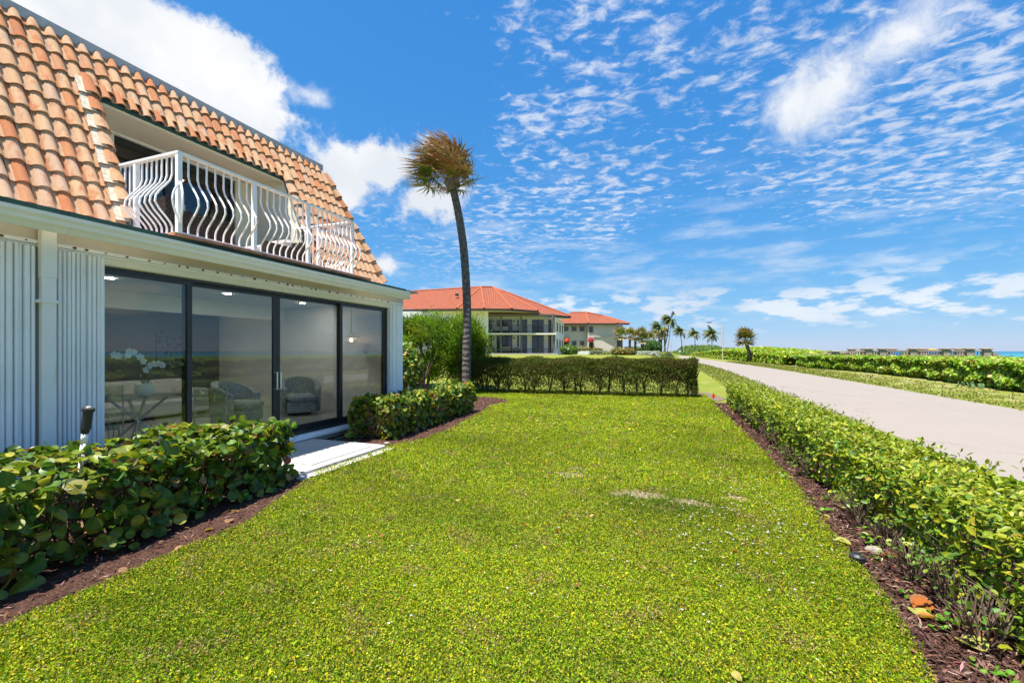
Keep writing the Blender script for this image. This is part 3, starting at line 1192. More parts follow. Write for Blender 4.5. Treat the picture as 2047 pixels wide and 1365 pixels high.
# dormer recess: cheeks, soffit, back wall, glazed door
XR = -8.2
zc = lambda x: ZB + (XB - x) * 2.24
for yy, t in ((YA, -0.06), (YB, 0.06)):
    y0, y1 = sorted((yy + 0.001 * (1 if t > 0 else -1), yy + t))
    pts = [(XB - 0.02, 2.966), (XR, 2.966), (XR, 5.03), (-7.33, 5.03)]
    part(MB().prism_y(pts, y0, y1), 'cheek_wall', 'cream')
part(MB().box(XR - 0.1, -7.32, YA + 0.002, YB - 0.002, 5.005, 5.045).box(-7.36, -7.318, YA + 0.002, YB - 0.002, 4.955, 5.003), 'dormer_soffit', 'cream')
part(MB().box(-7.316, -7.28, YA + 0.01, YB - 0.01, 4.985, 5.035), 'dormer_trim', 'green_trim')
for ya_, yb_ in ((YA + 0.002, 3.86), (6.30, YB - 0.002)):
    part(MB().box(XR - 0.1, XR, ya_, yb_, 2.97, 5.0), 'dormer_wall', 'cream')
part(MB().box(-9.9, -8.32, YA - 0.3, YB + 0.3, 2.97, 2.99), 'bedroom_floor', 'room_floor')
part(MB().box(-10.0, -9.9, YA - 0.3, YB + 0.3, 2.97, 5.0), 'bedroom_wall', 'room_wall')
part(MB().box(-9.9, -8.31, YA - 0.4, YA - 0.31, 2.97, 5.0).box(-9.9, -8.31, YB + 0.31, YB + 0.4, 2.97, 5.0).box(-9.9, -8.31, YA - 0.4, YB + 0.4, 5.0, 5.02), 'bedroom_wall', 'room_wall')
part(MB().lathe([(0.05, 0), (0.05, 0.01)], (-9.2, 5.9, 4.985), 12), 'ceiling_light', 'lamp_warm')
BD = part(MB().box(XR - 0.09, XR - 0.02, 3.88, 6.28, 4.86, 4.96).box(XR - 0.09, XR - 0.02, 3.88, 3.96, 3.0, 4.858).box(XR - 0.09, XR - 0.02, 6.2, 6.28, 3.0, 4.858)
          .box(XR - 0.09, XR - 0.02, 5.02, 5.12, 3.0, 4.858), 'balcony_door', 'black_frame')
for a, b in ((3.962, 5.018), (5.122, 6.198)):
    part(MB().add([(XR - 0.05, a, 3.0), (XR - 0.05, b, 3.0), (XR - 0.05, b, 4.857), (XR - 0.05, a, 4.857)], [(0, 1, 2, 3)]), 'glass_pane', 'glass', BD)
bs = MB().box(XR + 0.02, XR + 0.05, 3.86, 4.3, 2.97, 2.99).build('accordion_shutter', 'slat_paint', HOUSE)
bs['label'] = 'folded accordion shutter beside the balcony door'
SLB = slat_mesh(0.04, 0.07, 1.95)
for k in range(9):
    link('slat', SLB, bs, (XR + 0.02 + 0.012 * (k % 2), 3.86 + 0.042 * k, 2.992))
part(MB().box(XR + 0.001, XR + 0.06, 3.86, 6.3, 4.965, 5.0), 'shutter_track', 'white_paint')

# balcony: copper edge, white belly railing
BALC = part(MB().box(XB + 0.2, -5.52, YA - 0.1, 7.05, 2.969, 3.004), 'balcony', 'copper')
part(MB().box(-8.2, XB + 0.19, YA + 0.002, YB - 0.002, 2.968, 2.984), 'balcony_floor', 'beige', BALC)
XRL, YL, YR, ZL, ZH = -5.6, 3.57, 6.6, 3.005, 4.0


def belly(h):
    P = []
    for t in (0, 0.12, 0.25, 0.33, 0.41, 0.49, 0.57, 0.65, 0.73, 0.80, 0.87, 0.92, 1.0):
        if t < 0.25:
            q = 0
        elif t < 0.63:
            q = float(ss(t, 0.25, 0.63))
        else:
            q = 1 - float(ss(t, 0.63, 0.93))
        P.append((0.19 * q, h * (1 - t)))
    return P


BP = belly(ZH - ZL - 0.05)
bf = MB().tube([(x, 0, z) for x, z in BP], 0.0115, 4, False).mesh('baluster', 'white_paint')
bl = MB().tube([(0, -x, z) for x, z in BP], 0.0115, 4, False).mesh('baluster', 'white_paint')
br = MB().tube([(0, x, z) for x, z in BP], 0.0115, 4, False).mesh('baluster', 'white_paint')
bst = MB().tube([(0, 0, 0), (0, 0, ZH - ZL - 0.05)], 0.0115, 4, False).mesh('baluster', 'white_paint')
cb = MB().tube([(x * 0.45, -x * 0.75, z) for x, z in BP], 0.0115, 4, False).tube([(x * 0.8, x * 0.4, z) for x, z in BP], 0.0115, 4, False)
posts = [YL, 4.58, 5.56, YR]
for y in posts:
    part(MB().box(XRL - 0.026, XRL + 0.026, y - 0.026, y + 0.026, ZL, ZH - 0.03), 'post', 'white_paint', BALC)
part(MB().box(XRL - 0.03, XRL + 0.03, YL - 0.03, YR + 0.03, ZH - 0.028, ZH), 'top_rail', 'white_paint', BALC)
part(MB().box(XRL - 0.02, XRL + 0.02, YL + 0.028, YR - 0.028, ZL + 0.004, ZL + 0.03), 'bottom_rail', 'white_paint', BALC)
for a, b in zip(posts[:-1], posts[1:]):
    k = max(7, round((b - a) / 0.108))
    for i in range(1, k):
        link('baluster', bf, BALC, (XRL, a + (b - a) * i / k, ZL + 0.025))
for yy, bm, xe in ((YL, bl, -7.05), (YR, br, -6.95)):
    part(MB().box(xe, XRL - 0.032, yy - 0.03, yy + 0.03, ZH - 0.028, ZH), 'top_rail', 'white_paint', BALC)
    part(MB().box(xe, XRL - 0.028, yy - 0.02, yy + 0.02, ZL + 0.004, ZL + 0.03), 'bottom_rail', 'white_paint', BALC)
    part(MB().box(-6.42, -6.368, yy - 0.026, yy + 0.026, ZL, ZH - 0.03), 'post', 'white_paint', BALC)
    for i in range(1, 8):
        link('baluster', bm, BALC, (XRL - 0.026 - i * 0.094, yy, ZL + 0.025))
    for i in range(1, 6):
        link('baluster', bst, BALC, (-6.42 - i * 0.1, yy, ZL + 0.025))
for y in (YL, YR):
    sg = -1 if y == YL else 1
    for dx, dy in ((0.12, sg * 0.05), (0.05, sg * 0.12)):
        pts = [(XRL + 0.03 + dx * math.sin(math.pi * t), y + dy * math.sin(math.pi * t), ZL + 0.13 + 0.5 * t) for t in [i / 8 for i in range(9)]]
        part(MB().tube(pts, 0.012, 4, False), 'baluster', 'white_paint', BALC)

# balcony furniture
def lounge(name, x, y, rz, label):
    r = empty(name, (x, y, 2.985), label, 'armchair', None, rz)
    M = Matrix.Translation((x, y, 2.985)) @ Matrix.Rotation(rz, 4, 'Z')
    def p(mb, nm, mt):
        mb.xform(M)
        return mb.build(nm, mt, r)
    p(MB().box(-0.42, 0.42, -0.42, 0.42, 0.05, 0.30), 'base', 'wicker')
    p(MB().box(-0.42, -0.30, -0.42, 0.42, 0.302, 0.62), 'backrest', 'wicker')
    p(MB().box(-0.298, 0.42, -0.42, -0.32, 0.302, 0.48), 'armrest', 'wicker')
    p(MB().box(-0.298, 0.42, 0.32, 0.42, 0.302, 0.48), 'armrest', 'wicker')
    p(MB().bevbox(-0.29, 0.40, -0.31, 0.31, 0.304, 0.44, 0.04), 'seat_cushion', 'grey_cushion')
    p(MB().bevbox(-0.29, -0.12, -0.30, 0.30, 0.442, 0.66, 0.06), 'back_cushion', 'grey_cushion')
    for sx in (-0.4, 0.36):
        for sy in (-0.4, 0.36):
            p(MB().box(sx, sx + 0.04, sy, sy + 0.04, 0.0, 0.049), 'leg', 'dark_metal')


lounge('wicker_armchair', -6.5, 4.25, rad(80), 'dark wicker balcony armchair with mauve cushions by the railing corner')
lounge('wicker_armchair', -6.9, 5.95, rad(-90), 'dark wicker balcony armchair near the right cheek wall')

# ---- things inside
def ceil_light(x, y):
    o = part(MB().lathe([(0.055, 0), (0.055, 0.012)], (x, y, 2.687), 14), 'ceiling_light', 'lamp_white')
    la = bpy.data.lights.new('downlight', 'AREA')
    la.shape = 'DISK'
    la.size = 0.10
    la.energy = 1.7
    la.color = (1.0, 0.93, 0.84)
    lo = bpy.data.objects.new('downlight', la)
    COL.objects.link(lo)
    lo.location = (x, y, 2.68)
    attach(lo, HOUSE)


for x, y in ((-8.0, 2.2), (-7.95, 4.09), (-8.0, 5.98), (-7.99, 7.77), (-10.4, 4.4), (-10.4, 6.6)):
    ceil_light(x, y)


def armchair(x, y, rz, label):
    r = empty('armchair', (x, y, 0.17), label, 'armchair', None, rz)
    M = Matrix.Translation((x, y, 0.17)) @ Matrix.Rotation(rz, 4, 'Z')
    def p(mb, nm, mt, sm=True):
        mb.xform(M)
        ob = mb.build(nm, mt, r, False)
        return ob
    # curved tub back made of an arc
    prof, prin = [], []
    for i in range(13):
        a = rad(60 + 240 * i / 12)
        prof.append((0.43 * math.cos(a), 0.44 * math.sin(a)))
        prin.append((0.31 * math.cos(a), 0.32 * math.sin(a)))
    mb = MB()
    vs, fs = [], []
    for i in range(13):
        h = 0.58 + 0.26 * math.sin(math.pi * i / 12)
        vs += [(*prof[i], 0.06), (*prof[i], h), (*prin[i], h), (*prin[i], 0.06)]
    for i in range(12):
        b = i * 4
        fs += [(b, b + 4, b + 5, b + 1), (b + 1, b + 5, b + 6, b + 2), (b + 2, b + 6, b + 7, b + 3)]
    fs += [(0, 1, 2, 3), (48, 51, 50, 49)]
    p(mb.add(vs, fs), 'backrest', 'tweed')
    p(MB().bevbox(-0.25, 0.36, -0.29, 0.29, 0.06, 0.30, 0.03), 'base', 'tweed')
    p(MB().bevbox(-0.25, 0.40, -0.285, 0.285, 0.302, 0.46, 0.05), 'seat_cushion', 'tweed')
    p(MB().lathe([(0.25, 0.0), (0.25, 0.058)], (0, 0, 0), 14), 'plinth', 'dark_wood')


armchair(-8.1, 6.25, rad(15), 'blue grey tweed tub armchair behind the left sliding panel')
armchair(-8.05, 7.75, rad(-35), 'blue grey tweed tub armchair behind the right sliding panel')
# glass dining table with crossed chrome legs
tb = empty('dining_table', (-7.4, 4.15, 0.17), 'round glass dining table on crossed chrome legs behind the glass', 'table')
MBt = MB().lathe([(0.66, 0), (0.67, 0.006), (0.66, 0.012)], (-7.4, 4.15, 0.92), 28).build('table_top', 'clear_acrylic', tb)
for k in range(4):
    a = rad(45 + 90 * k)
    MB().tube([(-7.4 + 0.42 * math.cos(a), 4.15 + 0.42 * math.sin(a), 0.172), (-7.4 - 0.35 * math.cos(a), 4.15 - 0.35 * math.sin(a), 0.919)], 0.02, 4).build('leg', 'chrome', tb)
for i, (x, y, a) in enumerate(((-7.0, 3.45, 70), (-6.75, 4.75, 150), (-8.2, 4.3, 0))):
    c = empty('acrylic_chair', (x, y, 0.17), ('clear acrylic chair beside the shutter end of the glass table', 'clear acrylic chair by the stile side of the glass table', 'clear acrylic chair on the room side of the glass table')[i], 'chair')
    M = Matrix.Translation((x, y, 0.17)) @ Matrix.Rotation(rad(a), 4, 'Z')
    MB().box(-0.21, 0.21, -0.21, 0.21, 0.44, 0.455).xform(M).build('seat', 'clear_acrylic', c)
    MB().box(-0.21, -0.195, -0.2, 0.2, 0.62, 0.88).xform(M).build('backrest', 'clear_acrylic', c)
    for sy in (-0.2, 0.2):
        MB().tube([(0.2, sy, 0.002), (0.2, sy, 0.43), (-0.2, sy, 0.43), (-0.2, sy, 0.88)], 0.011, 5).xform(M).build('leg', 'chrome', c)
        MB().tube([(-0.2, sy, 0.002), (-0.2, sy, 0.42)], 0.011, 5).xform(M).build('leg', 'chrome', c)
# orchid in a white pot
oc = empty('orchid', (-7.35, 4.2, 0.935), 'white orchid in a white pot on the glass table', 'plant')
cx, cy, cz = -7.35, 4.2, 0.935
MB().lathe([(0.07, 0), (0.105, 0.04), (0.115, 0.10), (0.105, 0.17), (0.10, 0.20), (0.088, 0.20), (0.085, 0.17)], (cx, cy, cz), 20).build('pot', 'ceramic', oc, True)
MB().tube([(cx, cy, cz + 0.15), (cx + 0.02, cy + 0.01, cz + 0.4), (cx + 0.03, cy, cz + 0.58)], 0.008, 5).build('stake', 'twig', oc)
stem = [(cx + 0.02, cy + 0.03, cz + 0.15), (cx + 0.05, cy + 0.03, cz + 0.4), (cx + 0.03, cy - 0.03, cz + 0.58), (cx, cy - 0.16, cz + 0.66), (cx, cy - 0.30, cz + 0.66), (cx, cy - 0.38, cz + 0.6)]
MB().tube(stem, 0.005, 4).build('stem', 'cactus', oc)
pts = []
for t in np.linspace(0.25, 1.0, 9):
    f = t * (len(stem) - 1)
    i = min(int(f), len(stem) - 2)
    a, b = Vector(stem[i]), Vector(stem[i + 1])
    pts.append(a.lerp(b, f - i) + Vector((rnd.uniform(0, 0.05), rnd.uniform(-0.05, 0.05), rnd.uniform(-0.06, 0.02))))
pts += [Vector((cx + 0.03, cy + 0.05 + 0.06 * k, cz + 0.45 + 0.03 * math.sin(k))) for k in range(4)]
for q in pts:
    m_ = MB()
    for k in range(5):
        a = 2 * math.pi * k / 5 + 0.3
        d1 = Vector((0.15, math.cos(a), math.sin(a))).normalized() * 0.055
        sd = Vector((0.0, -math.sin(a), math.cos(a))) * 0.026
        m_.add([q, q + d1 * 0.55 + sd, q + d1, q + d1 * 0.55 - sd], [(0, 1, 2, 3)])
    m_.build('flower', 'ceramic', oc)
for k in range(4):
    a = rad(40 + 95 * k)
    e = Vector((math.cos(a), math.sin(a), 0))
    sd = Vector((-math.sin(a), math.cos(a), 0)) * 0.035
    b_ = Vector((cx, cy, cz + 0.19))
    MB().add([b_, b_ + e * 0.1 + sd + Vector((0, 0, 0.06)), b_ + e * 0.2 + Vector((0, 0, 0.0)), b_ + e * 0.1 - sd + Vector((0, 0, 0.06))], [(0, 1, 2, 3)]).build('leaf', 'cactus', oc)
# sofa, pillows, pictures, screen, pendant
sf = empty('sofa', (-10.6, 5.4, 0.17), 'long pale sofa against the dark room wall', 'sofa')
MB().bevbox(-11.1, -10.2, 3.4, 7.2, 0.22, 0.55, 0.04).build('seat', 'white_cloth', sf)
MB().bevbox(-11.35, -11.102, 3.4, 7.2, 0.22, 0.95, 0.05).build('backrest', 'white_cloth', sf)
for i, y in enumerate((3.52, 7.08)):
    MB().bevbox(-11.1, -10.2, y - 0.11, y + 0.11, 0.552, 0.75, 0.04).build('armrest', 'white_cloth', sf)
for xx in (-11.2, -10.3):
    for yy in (3.5, 7.1):
        MB().box(xx - 0.03, xx + 0.03, yy - 0.03, yy + 0.03, 0.17, 0.219).build('leg', 'dark_wood', sf)
for i, y in enumerate((4.0, 4.6, 5.3)):
    tag(MB().bevbox(-11.08, -10.9, y - 0.24, y + 0.24, 0.56, 1.0, 0.07).build('throw_pillow', 'white_cloth'), ('off white throw pillow by the sofa arm', 'off white throw pillow in the middle of three', 'off white throw pillow furthest from the sofa arm')[i], 'pillow')
tag(MB().box(-11.795, -11.76, 7.0, 7.7, 1.2, 2.1).build('wall_picture', 'art_print'), 'patterned blue wall picture on the room wall', 'picture')
tag(MB().box(-11.795, -11.75, 4.6, 5.7, 1.3, 2.0).build('wall_screen', 'dark_glass'), 'dark television screen on the room wall', 'television')
pd = empty('pendant_lamp', (-7.05, 8.28, 1.7), 'round slatted pendant lamp hanging near the end wall', 'lamp')
MB().tube([(-7.05, 8.28, 2.02), (-7.05, 8.28, 2.69)], 0.005, 4).build('cord', 'dark_metal', pd)
MB().lathe([(0.01, 0), (0.035, 0.03), (0.035, 0.06), (0.01, 0.09)], (-7.05, 8.28, 1.81), 10).build('bulb', 'lamp_warm', pd)
for k in range(7):
    t = -1 + 2 * (k + 0.5) / 7
    r_ = 0.17 * math.sqrt(1 - t * t)
    MB().lathe([(r_, 0), (r_ + 0.004, 0.012), (r_ - 0.012, 0.012), (r_ - 0.014, 0.001)], (-7.05, 8.28, 1.85 + 0.17 * t), 18).build('hoop', 'white_paint', pd)

# ---- patio slab at the door
sl_ = MB().bevbox(-5.93, -4.40, 4.25, 5.98, -0.1, 0.085, 0.015).build('patio_slab', 'pale_concrete')
structure(sl_)
structure(MB().box(-4.399, -4.25, 4.18, 6.0, -0.1, 0.035).build('slab_footing', 'pale_concrete'))
structure(MB().box(-5.05, -4.52, 4.55, 5.8, 0.05, 0.099).build('paving_stone', 'pale_concrete'))


# ------------------------------------------------------------------ vegetation tools
def frame_px(P):
    """picture position and distance of points, to choose which leaves show largest"""
    r = P[:, 0] * RX + P[:, 1] * RY
    d = np.maximum(P[:, 0] * FX + P[:, 1] * FY, 0.05)
    return 1023.5 + FPX * r / d, 702 - FPX * (P[:, 2] - EYE) / d, d


def hedge_surface(front, back, h, n, depth=0.10, zmin=0.05, wob=0.05, faces=(1, 1, 1, 1, 1), roundr=0.12):
    """points + outward normals on a clipped hedge between two lines (each ((x,y),(x,y)))"""
    f0, f1 = np.array(front[0], float), np.array(front[1], float)
    b0, b1 = np.array(back[0], float), np.array(back[1], float)
    Ln, Wd = np.linalg.norm(f1 - f0), np.linalg.norm(b0 - f0)
    hz_ = h - zmin
    ar = np.array([Ln * Wd, Ln * hz_, Ln * hz_, Wd * hz_, Wd * hz_]) * np.array(faces, float)
    k = rng.choice(5, n, p=ar / ar.sum())
    s, w_, z = rng.random(n), rng.random(n), zmin + hz_ * rng.random(n)
    z = np.where(k == 0, h, z)
    w_ = np.where(k == 1, 0.0, np.where(k == 2, 1.0, w_))
    s = np.where(k == 3, 0.0, np.where(k == 4, 1.0, s))
    fr = f0 + (f1 - f0) * s[:, None]
    bk = b0 + (b1 - b0) * s[:, None]
    XY = fr + (bk - fr) * w_[:, None]
    al = (f1 - f0) / Ln
    ac = (b0 - f0) / Wd
    N = np.zeros((n, 3))
    N[k == 0] = (0, 0, 1)
    N[k == 1] = (-ac[0], -ac[1], 0)
    N[k == 2] = (ac[0], ac[1], 0)
    N[k == 3] = (-al[0], -al[1], 0)
    N[k == 4] = (al[0], al[1], 0)
    P = np.column_stack([XY, z])
    # round the shoulders
    top = np.clip((z - (h - roundr)) / roundr, 0, 1)
    cen = np.array([0.5])
    inw = (0.5 - w_)[:, None] * (bk - fr) / Wd
    edge = np.clip(1 - np.minimum(w_, 1 - w_) * Wd / roundr, 0, 1)
    P[:, 2] -= np.where(k == 0, edge ** 2 * roundr * 0.6, 0)
    P[:, :2] += (np.where((k == 1) | (k == 2), top ** 2 * roundr * 0.6, 0))[:, None] * inw * 2
    P += N * (wob * waves(P[:, 0] * 1.3 + P[:, 2], P[:, 1] * 1.1 + P[:, 2] * 0.7))[:, None]
    dep = rng.exponential(depth, n)
    dep = np.minimum(dep, 0.42 * min(Wd, h))
    P -= N * dep[:, None]
    P[:, 2] = np.maximum(P[:, 2], zmin)
    return P, N, dep


def leafy(parent, P, N, S, C, tmpl, mat, nparts, name='leaf', dep=None, T=None):
    """the nparts leaves that show largest become leaf objects, the rest one foliage part"""
    x, y, d = frame_px(P)
    vis = (x > -20) & (x < 2067) & (y < 1385) & (y > 0)
    score = np.where(vis, S / d, 0) * (1 if dep is None else np.where(dep < 0.06, 1, 0.3))
    idx = np.argsort(-score)[:nparts] if nparts else np.array([], int)
    keep = np.ones(len(P), bool)
    keep[idx] = False
    Tk = None if T is None else T[keep]
    f = link('foliage', leaves('foliage', P[keep], N[keep], S[keep], C[keep], tmpl, mat, Tk), parent)
    f['kind'] = 'stuff'
    if not nparts:
        return
    # shared leaf meshes: one per colour bin
    nb = 24
    order = idx[np.argsort(C[idx].sum(1))]
    tv, tf = tmpl
    X, Y, Z = frames(N, T)
    for bi, ch in enumerate(np.array_split(order, nb)):
        if len(ch) == 0:
            continue
        me = fastmesh('leaf', tv.copy(), tf.copy(), mat, leafcol(C[ch].mean(0)[None], len(tv)))
        for i in ch:
            o = bpy.data.objects.new(name, me)
            COL.objects.link(o)
            M = Matrix((Vector(X[i]), Vector(Y[i]), Vector(Z[i]))).transposed().to_4x4()
            M.translation = Vector(P[i])
            o.parent = parent
            o.matrix_parent_inverse = wm(parent).inverted()
            o.matrix_basis = M @ Matrix.Diagonal((float(S[i]), float(S[i]) * rnd.uniform(0.85, 1.1), float(S[i]) * (rnd.uniform(-0.6, 2.4) if len(tv) > 6 else 1.0), 1.0))


def branches(parent, front, back, h, n, r=0.009, mat='twig', name='branch_work'):
    mb = MB()
    f0, f1, b0, b1 = [np.array(q, float) for q in (front[0], front[1], back[0], back[1])]
    for i in range(n):
        s, w_ = rng.random(), 0.15 + 0.7 * rng.random()
        a = f0 + (f1 - f0) * s
        b = b0 + (b1 - b0) * s
        p = a + (b - a) * (0.35 + 0.3 * rng.random())
        q = a + (b - a) * w_
        q = q + rng.normal(0, 0.14, 2)
        z1 = h * (0.45 + 0.5 * rng.random())
        m_ = (p + q) / 2 + rng.normal(0, 0.05, 2)
        mb.tube([(*p, 0.0), (*m_, z1 * 0.5), (*q, z1)], [r * 1.5, r, r * 0.5], 4, False)
        for _ in range(2):
            e = q + rng.normal(0, 0.15, 2)
            mb.tube([(*m_, z1 * 0.5), (*((m_ + e) / 2), z1 * 0.75), (*e, min(h, z1 + 0.1))], [r * 0.8, r * 0.6, r * 0.3], 3, False)
    return mb.build(name, mat, parent)


def up_bias(N, up, rd):
    return unit(N + np.array([0, 0, up]) + rng.normal(0, rd, N.shape))


# ---- sea grape hedges by the house
GRAPE = [(0.12, 0.21, 0.016), (0.085, 0.165, 0.018), (0.05, 0.12, 0.022), (0.20, 0.26, 0.018), (0.34, 0.30, 0.025), (0.30, 0.12, 0.025), (0.22, 0.055, 0.02)]


def grape_hedge(front, back, h, n, label, wts, size=(0.062, 0.118), twigs=120, nparts=300):
    c = (np.array(front[0]) + np.array(back[1])) / 2
    r = empty('sea_grape_hedge', (c[0], c[1], 0), label, 'hedge', 'sea grape hedges along the house')
    P, N, dep = hedge_surface(front, back, h, n, 0.09, 0.05, 0.07)
    S = size[0] * 0.72 + (size[1] - size[0] * 0.6) * rng.beta(1.6, 2.4, n)
    S = S * np.where(rng.random(n) < 0.08, 1.3, 1.0)
    C = pick(GRAPE, n, 0.18, wts)
    top = (N[:, 2] > 0.5)
    C = np.where(top[:, None] & (rng.random(n)[:, None] < 0.45), C * 0.4 + np.array([0.21, 0.24, 0.03]) * 0.6, C)
    NN = up_bias(N, 0.25, 0.75)
    dead = (rng.random(n) < np.where(dep > 0.10, 0.22, 0.05))[:, None]
    C = np.where(dead, pick([(0.22, 0.12, 0.06), (0.30, 0.17, 0.09), (0.12, 0.07, 0.04)], n, 0.2), C)
    NN = np.where(top[:, None], up_bias(N, 0.6, 0.6), NN)
    leafy(r, P, NN, S, C, t_round(6, 0.17), 'leaf', nparts, dep=dep)
    branches(r, front, back, h, twigs, 0.006, 'twig')
    return r


grape_hedge(((-3.78, -0.6), (-4.36, 4.08)), ((-5.05, -0.6), (-5.30, 4.08)), 0.73, 5600,
            'long sea grape hedge with big round leaves in front of the folded shutters', [3, 4, 5, 2, 0.9, 0.35, 0.2], twigs=230)
grape_hedge(((-4.72, 6.55), (-4.98, 10.55)), ((-5.62, 6.55), (-5.75, 10.55)), 0.72, 4600,
            'sea grape hedge with orange leaves between the patio slab and the tall palm', [3.4, 3, 2.4, 3, 1.7, 0.7, 0.35], (0.07, 0.12), 150)
# loose sea grape bush at the house corner
r = empty('sea_grape_bush', (-9.3, 14.3, 0), 'loose sea grape bush behind the house corner', 'bush')
n = 1500
u = unit(rng.normal(size=(n, 3)))
P = np.array([-9.45, 13.5, 0.95]) + u * np.array([0.95, 0.9, 1.0]) * (0.75 + 0.3 * rng.random((n, 1)))
P = P[P[:, 2] > 0.03]
leafy(r, P, up_bias(unit(P - np.array([-9.2, 13.6, 0.9])), 0.3, 0.5), rng.uniform(0.09, 0.15, len(P)), pick(GRAPE, len(P), 0.18, [3, 3, 2, 2, 1, 0.6, 0.2]), t_round(4), 'leaf', 0)
branches(r, ((-9.9, 13.0), (-8.5, 13.0)), ((-9.9, 14.2), (-8.5, 14.2)), 1.6, 25, 0.02)

# ---- clipped hedge along the road
CLUS = [(0.18, 0.28, 0.012), (0.26, 0.33, 0.014), (0.10, 0.20, 0.014), (0.38, 0.38, 0.02), (0.06, 0.13, 0.014), (0.42, 0.28, 0.05)]
r = empty('clusia_hedge', (2.0, 8.0, 0), 'low clipped yellow green hedge between the lawn and the road', 'hedge')
fr, bk = ((1.78, -1.5), (1.42, 14.4)), ((2.75, -1.5), (2.08, 14.4))
n = 46000
P, N, dep = hedge_surface(fr, bk, 0.62, n, 0.07, 0.04, 0.05)
y_ = P[:, 1]
S = np.where(y_ < 6.5, rng.uniform(0.03, 0.078, n), rng.uniform(0.04, 0.08, n))
top = N[:, 2] > 0.5
C = pick(CLUS, n, 0.16, [3, 3, 2, 2, 1.2, 0.4])
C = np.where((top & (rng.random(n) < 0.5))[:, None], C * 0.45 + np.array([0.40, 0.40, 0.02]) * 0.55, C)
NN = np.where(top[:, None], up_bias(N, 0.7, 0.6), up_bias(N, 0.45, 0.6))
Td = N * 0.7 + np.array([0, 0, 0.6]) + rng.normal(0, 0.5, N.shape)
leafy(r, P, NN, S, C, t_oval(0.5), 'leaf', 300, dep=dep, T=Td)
# sprigs standing out of the clipped top
k = 420
s = rng.random(k)
fx = 1.78 + (1.42 - 1.78) * s + rng.random(k) * (0.95 - 0.28 * s)
SP = np.column_stack([fx, -1.5 + 15.9 * s, 0.60 + rng.random(k) * 0.02])
PP = np.repeat(SP, 5, 0) + rng.normal(0, 0.02, (k * 5, 3)) + np.column_stack([np.zeros((k * 5, 2)), rng.random(k * 5) * 0.08])
f = link('young_sprigs', leaves('young_sprigs', PP, rng.normal(0, 0.5, (k * 5, 3)) + np.array([0, 0, 0.5]), rng.uniform(0.04, 0.065, k * 5), pick([(0.3, 0.32, 0.03), (0.2, 0.27, 0.02)], k * 5), t_oval(0.45), 'leaf', rng.normal(0, 0.5, (k * 5, 3)) + np.array([0, 0, 1.0])), r)
f['kind'] = 'stuff'
branches(r, fr, bk, 0.58, 260, 0.005, 'twig')

# pruned thorn bushes in the mulch in front of it
for i, (x, y, h, q) in enumerate([(1.50, 11.6, 0.3, 0.6), (1.52, 10.3, 0.28, 0.5), (1.55, 9.0, 0.26, 0.15), (1.58, 8.2, 0.26, 0.1), (1.58, 7.3, 0.22, 0.1), (1.60, 6.5, 0.26, 0.5),
                                  (1.62, 5.3, 0.14, 0.05), (1.58, 4.85, 0.27, 0.9), (1.62, 4.4, 0.22, 0.4), (1.55, 3.85, 0.2, 0.5), (1.62, 3.5, 0.27, 0.8), (1.55, 3.1, 0.25, 0.5), (1.6, 2.4, 0.25, 0.7)]):
    lb = ['leafy pruned bush by the far end of the low hedge near the marker flag', 'leafy pruned bush one short of the hedge end', 'bare twiggy bush beyond the upper magenta flower',
          'bare twiggy bush just before the upper magenta flower', 'bare twiggy bush in the middle of the mulch strip', 'half leafy pruned bush beside the cluster of magenta flowers', 'tiny leafless twig clump in the mulch',
          'fullest leafy pruned bush behind the rough grey stone', 'pruned bush with splayed pale twigs beside the pale stone', 'thin pruned bush beside the black spray head', 'big leafy pruned bush behind the orange fallen leaves',
          'pruned bush with bare stems in front of the orange fallen leaves', 'leafy pruned bush nearest the open end of the mulch strip'][i]
    r = empty('pruned_bush', (x, y, 0.012), lb, 'bush', 'pruned bushes along the low hedge')
    mb = MB()
    LP = []
    for k in range(24):
        a = rng.random() * 6.283
        rr = 0.06 + 0.13 * rng.random()
        e = (x + rr * math.cos(a), y + rr * math.sin(a), h * (0.7 + 0.4 * rng.random()))
        m_ = (x + 0.5 * rr * math.cos(a) + rng.normal(0, 0.02), y + 0.5 * rr * math.sin(a) + rng.normal(0, 0.02), h * 0.45)
        mb.tube([(x + 0.02 * math.cos(a), y + 0.02 * math.sin(a), 0.0), m_, e], [0.0045, 0.0036, 0.0022], 4, False)
        for _ in range(2):
            e2 = (e[0] + rng.normal(0, 0.03), e[1] + rng.normal(0, 0.03), e[2] + 0.02 + 0.03 * rng.random())
            mb.tube([m_, e2], [0.005, 0.003], 3, False)
            LP += [e2, e]
    mb.build('twigs', 'twig', r)
    LP = np.array(LP)
    LP = LP[rng.integers(0, len(LP), int(150 * q) + 6)] + rng.normal(0, 0.03, (int(150 * q) + 6, 3))
    LP[:, 2] = np.maximum(LP[:, 2], 0.04)
    f = link('foliage', leaves('foliage', LP, rng.normal(0, 0.5, LP.shape) + np.array([0, 0, 0.9]), rng.uniform(0.025, 0.045, len(LP)), pick([(0.15, 0.25, 0.02), (0.09, 0.18, 0.025), (0.22, 0.28, 0.02)], len(LP)), t_oval(0.6), 'leaf'), r)
    f['kind'] = 'stuff'
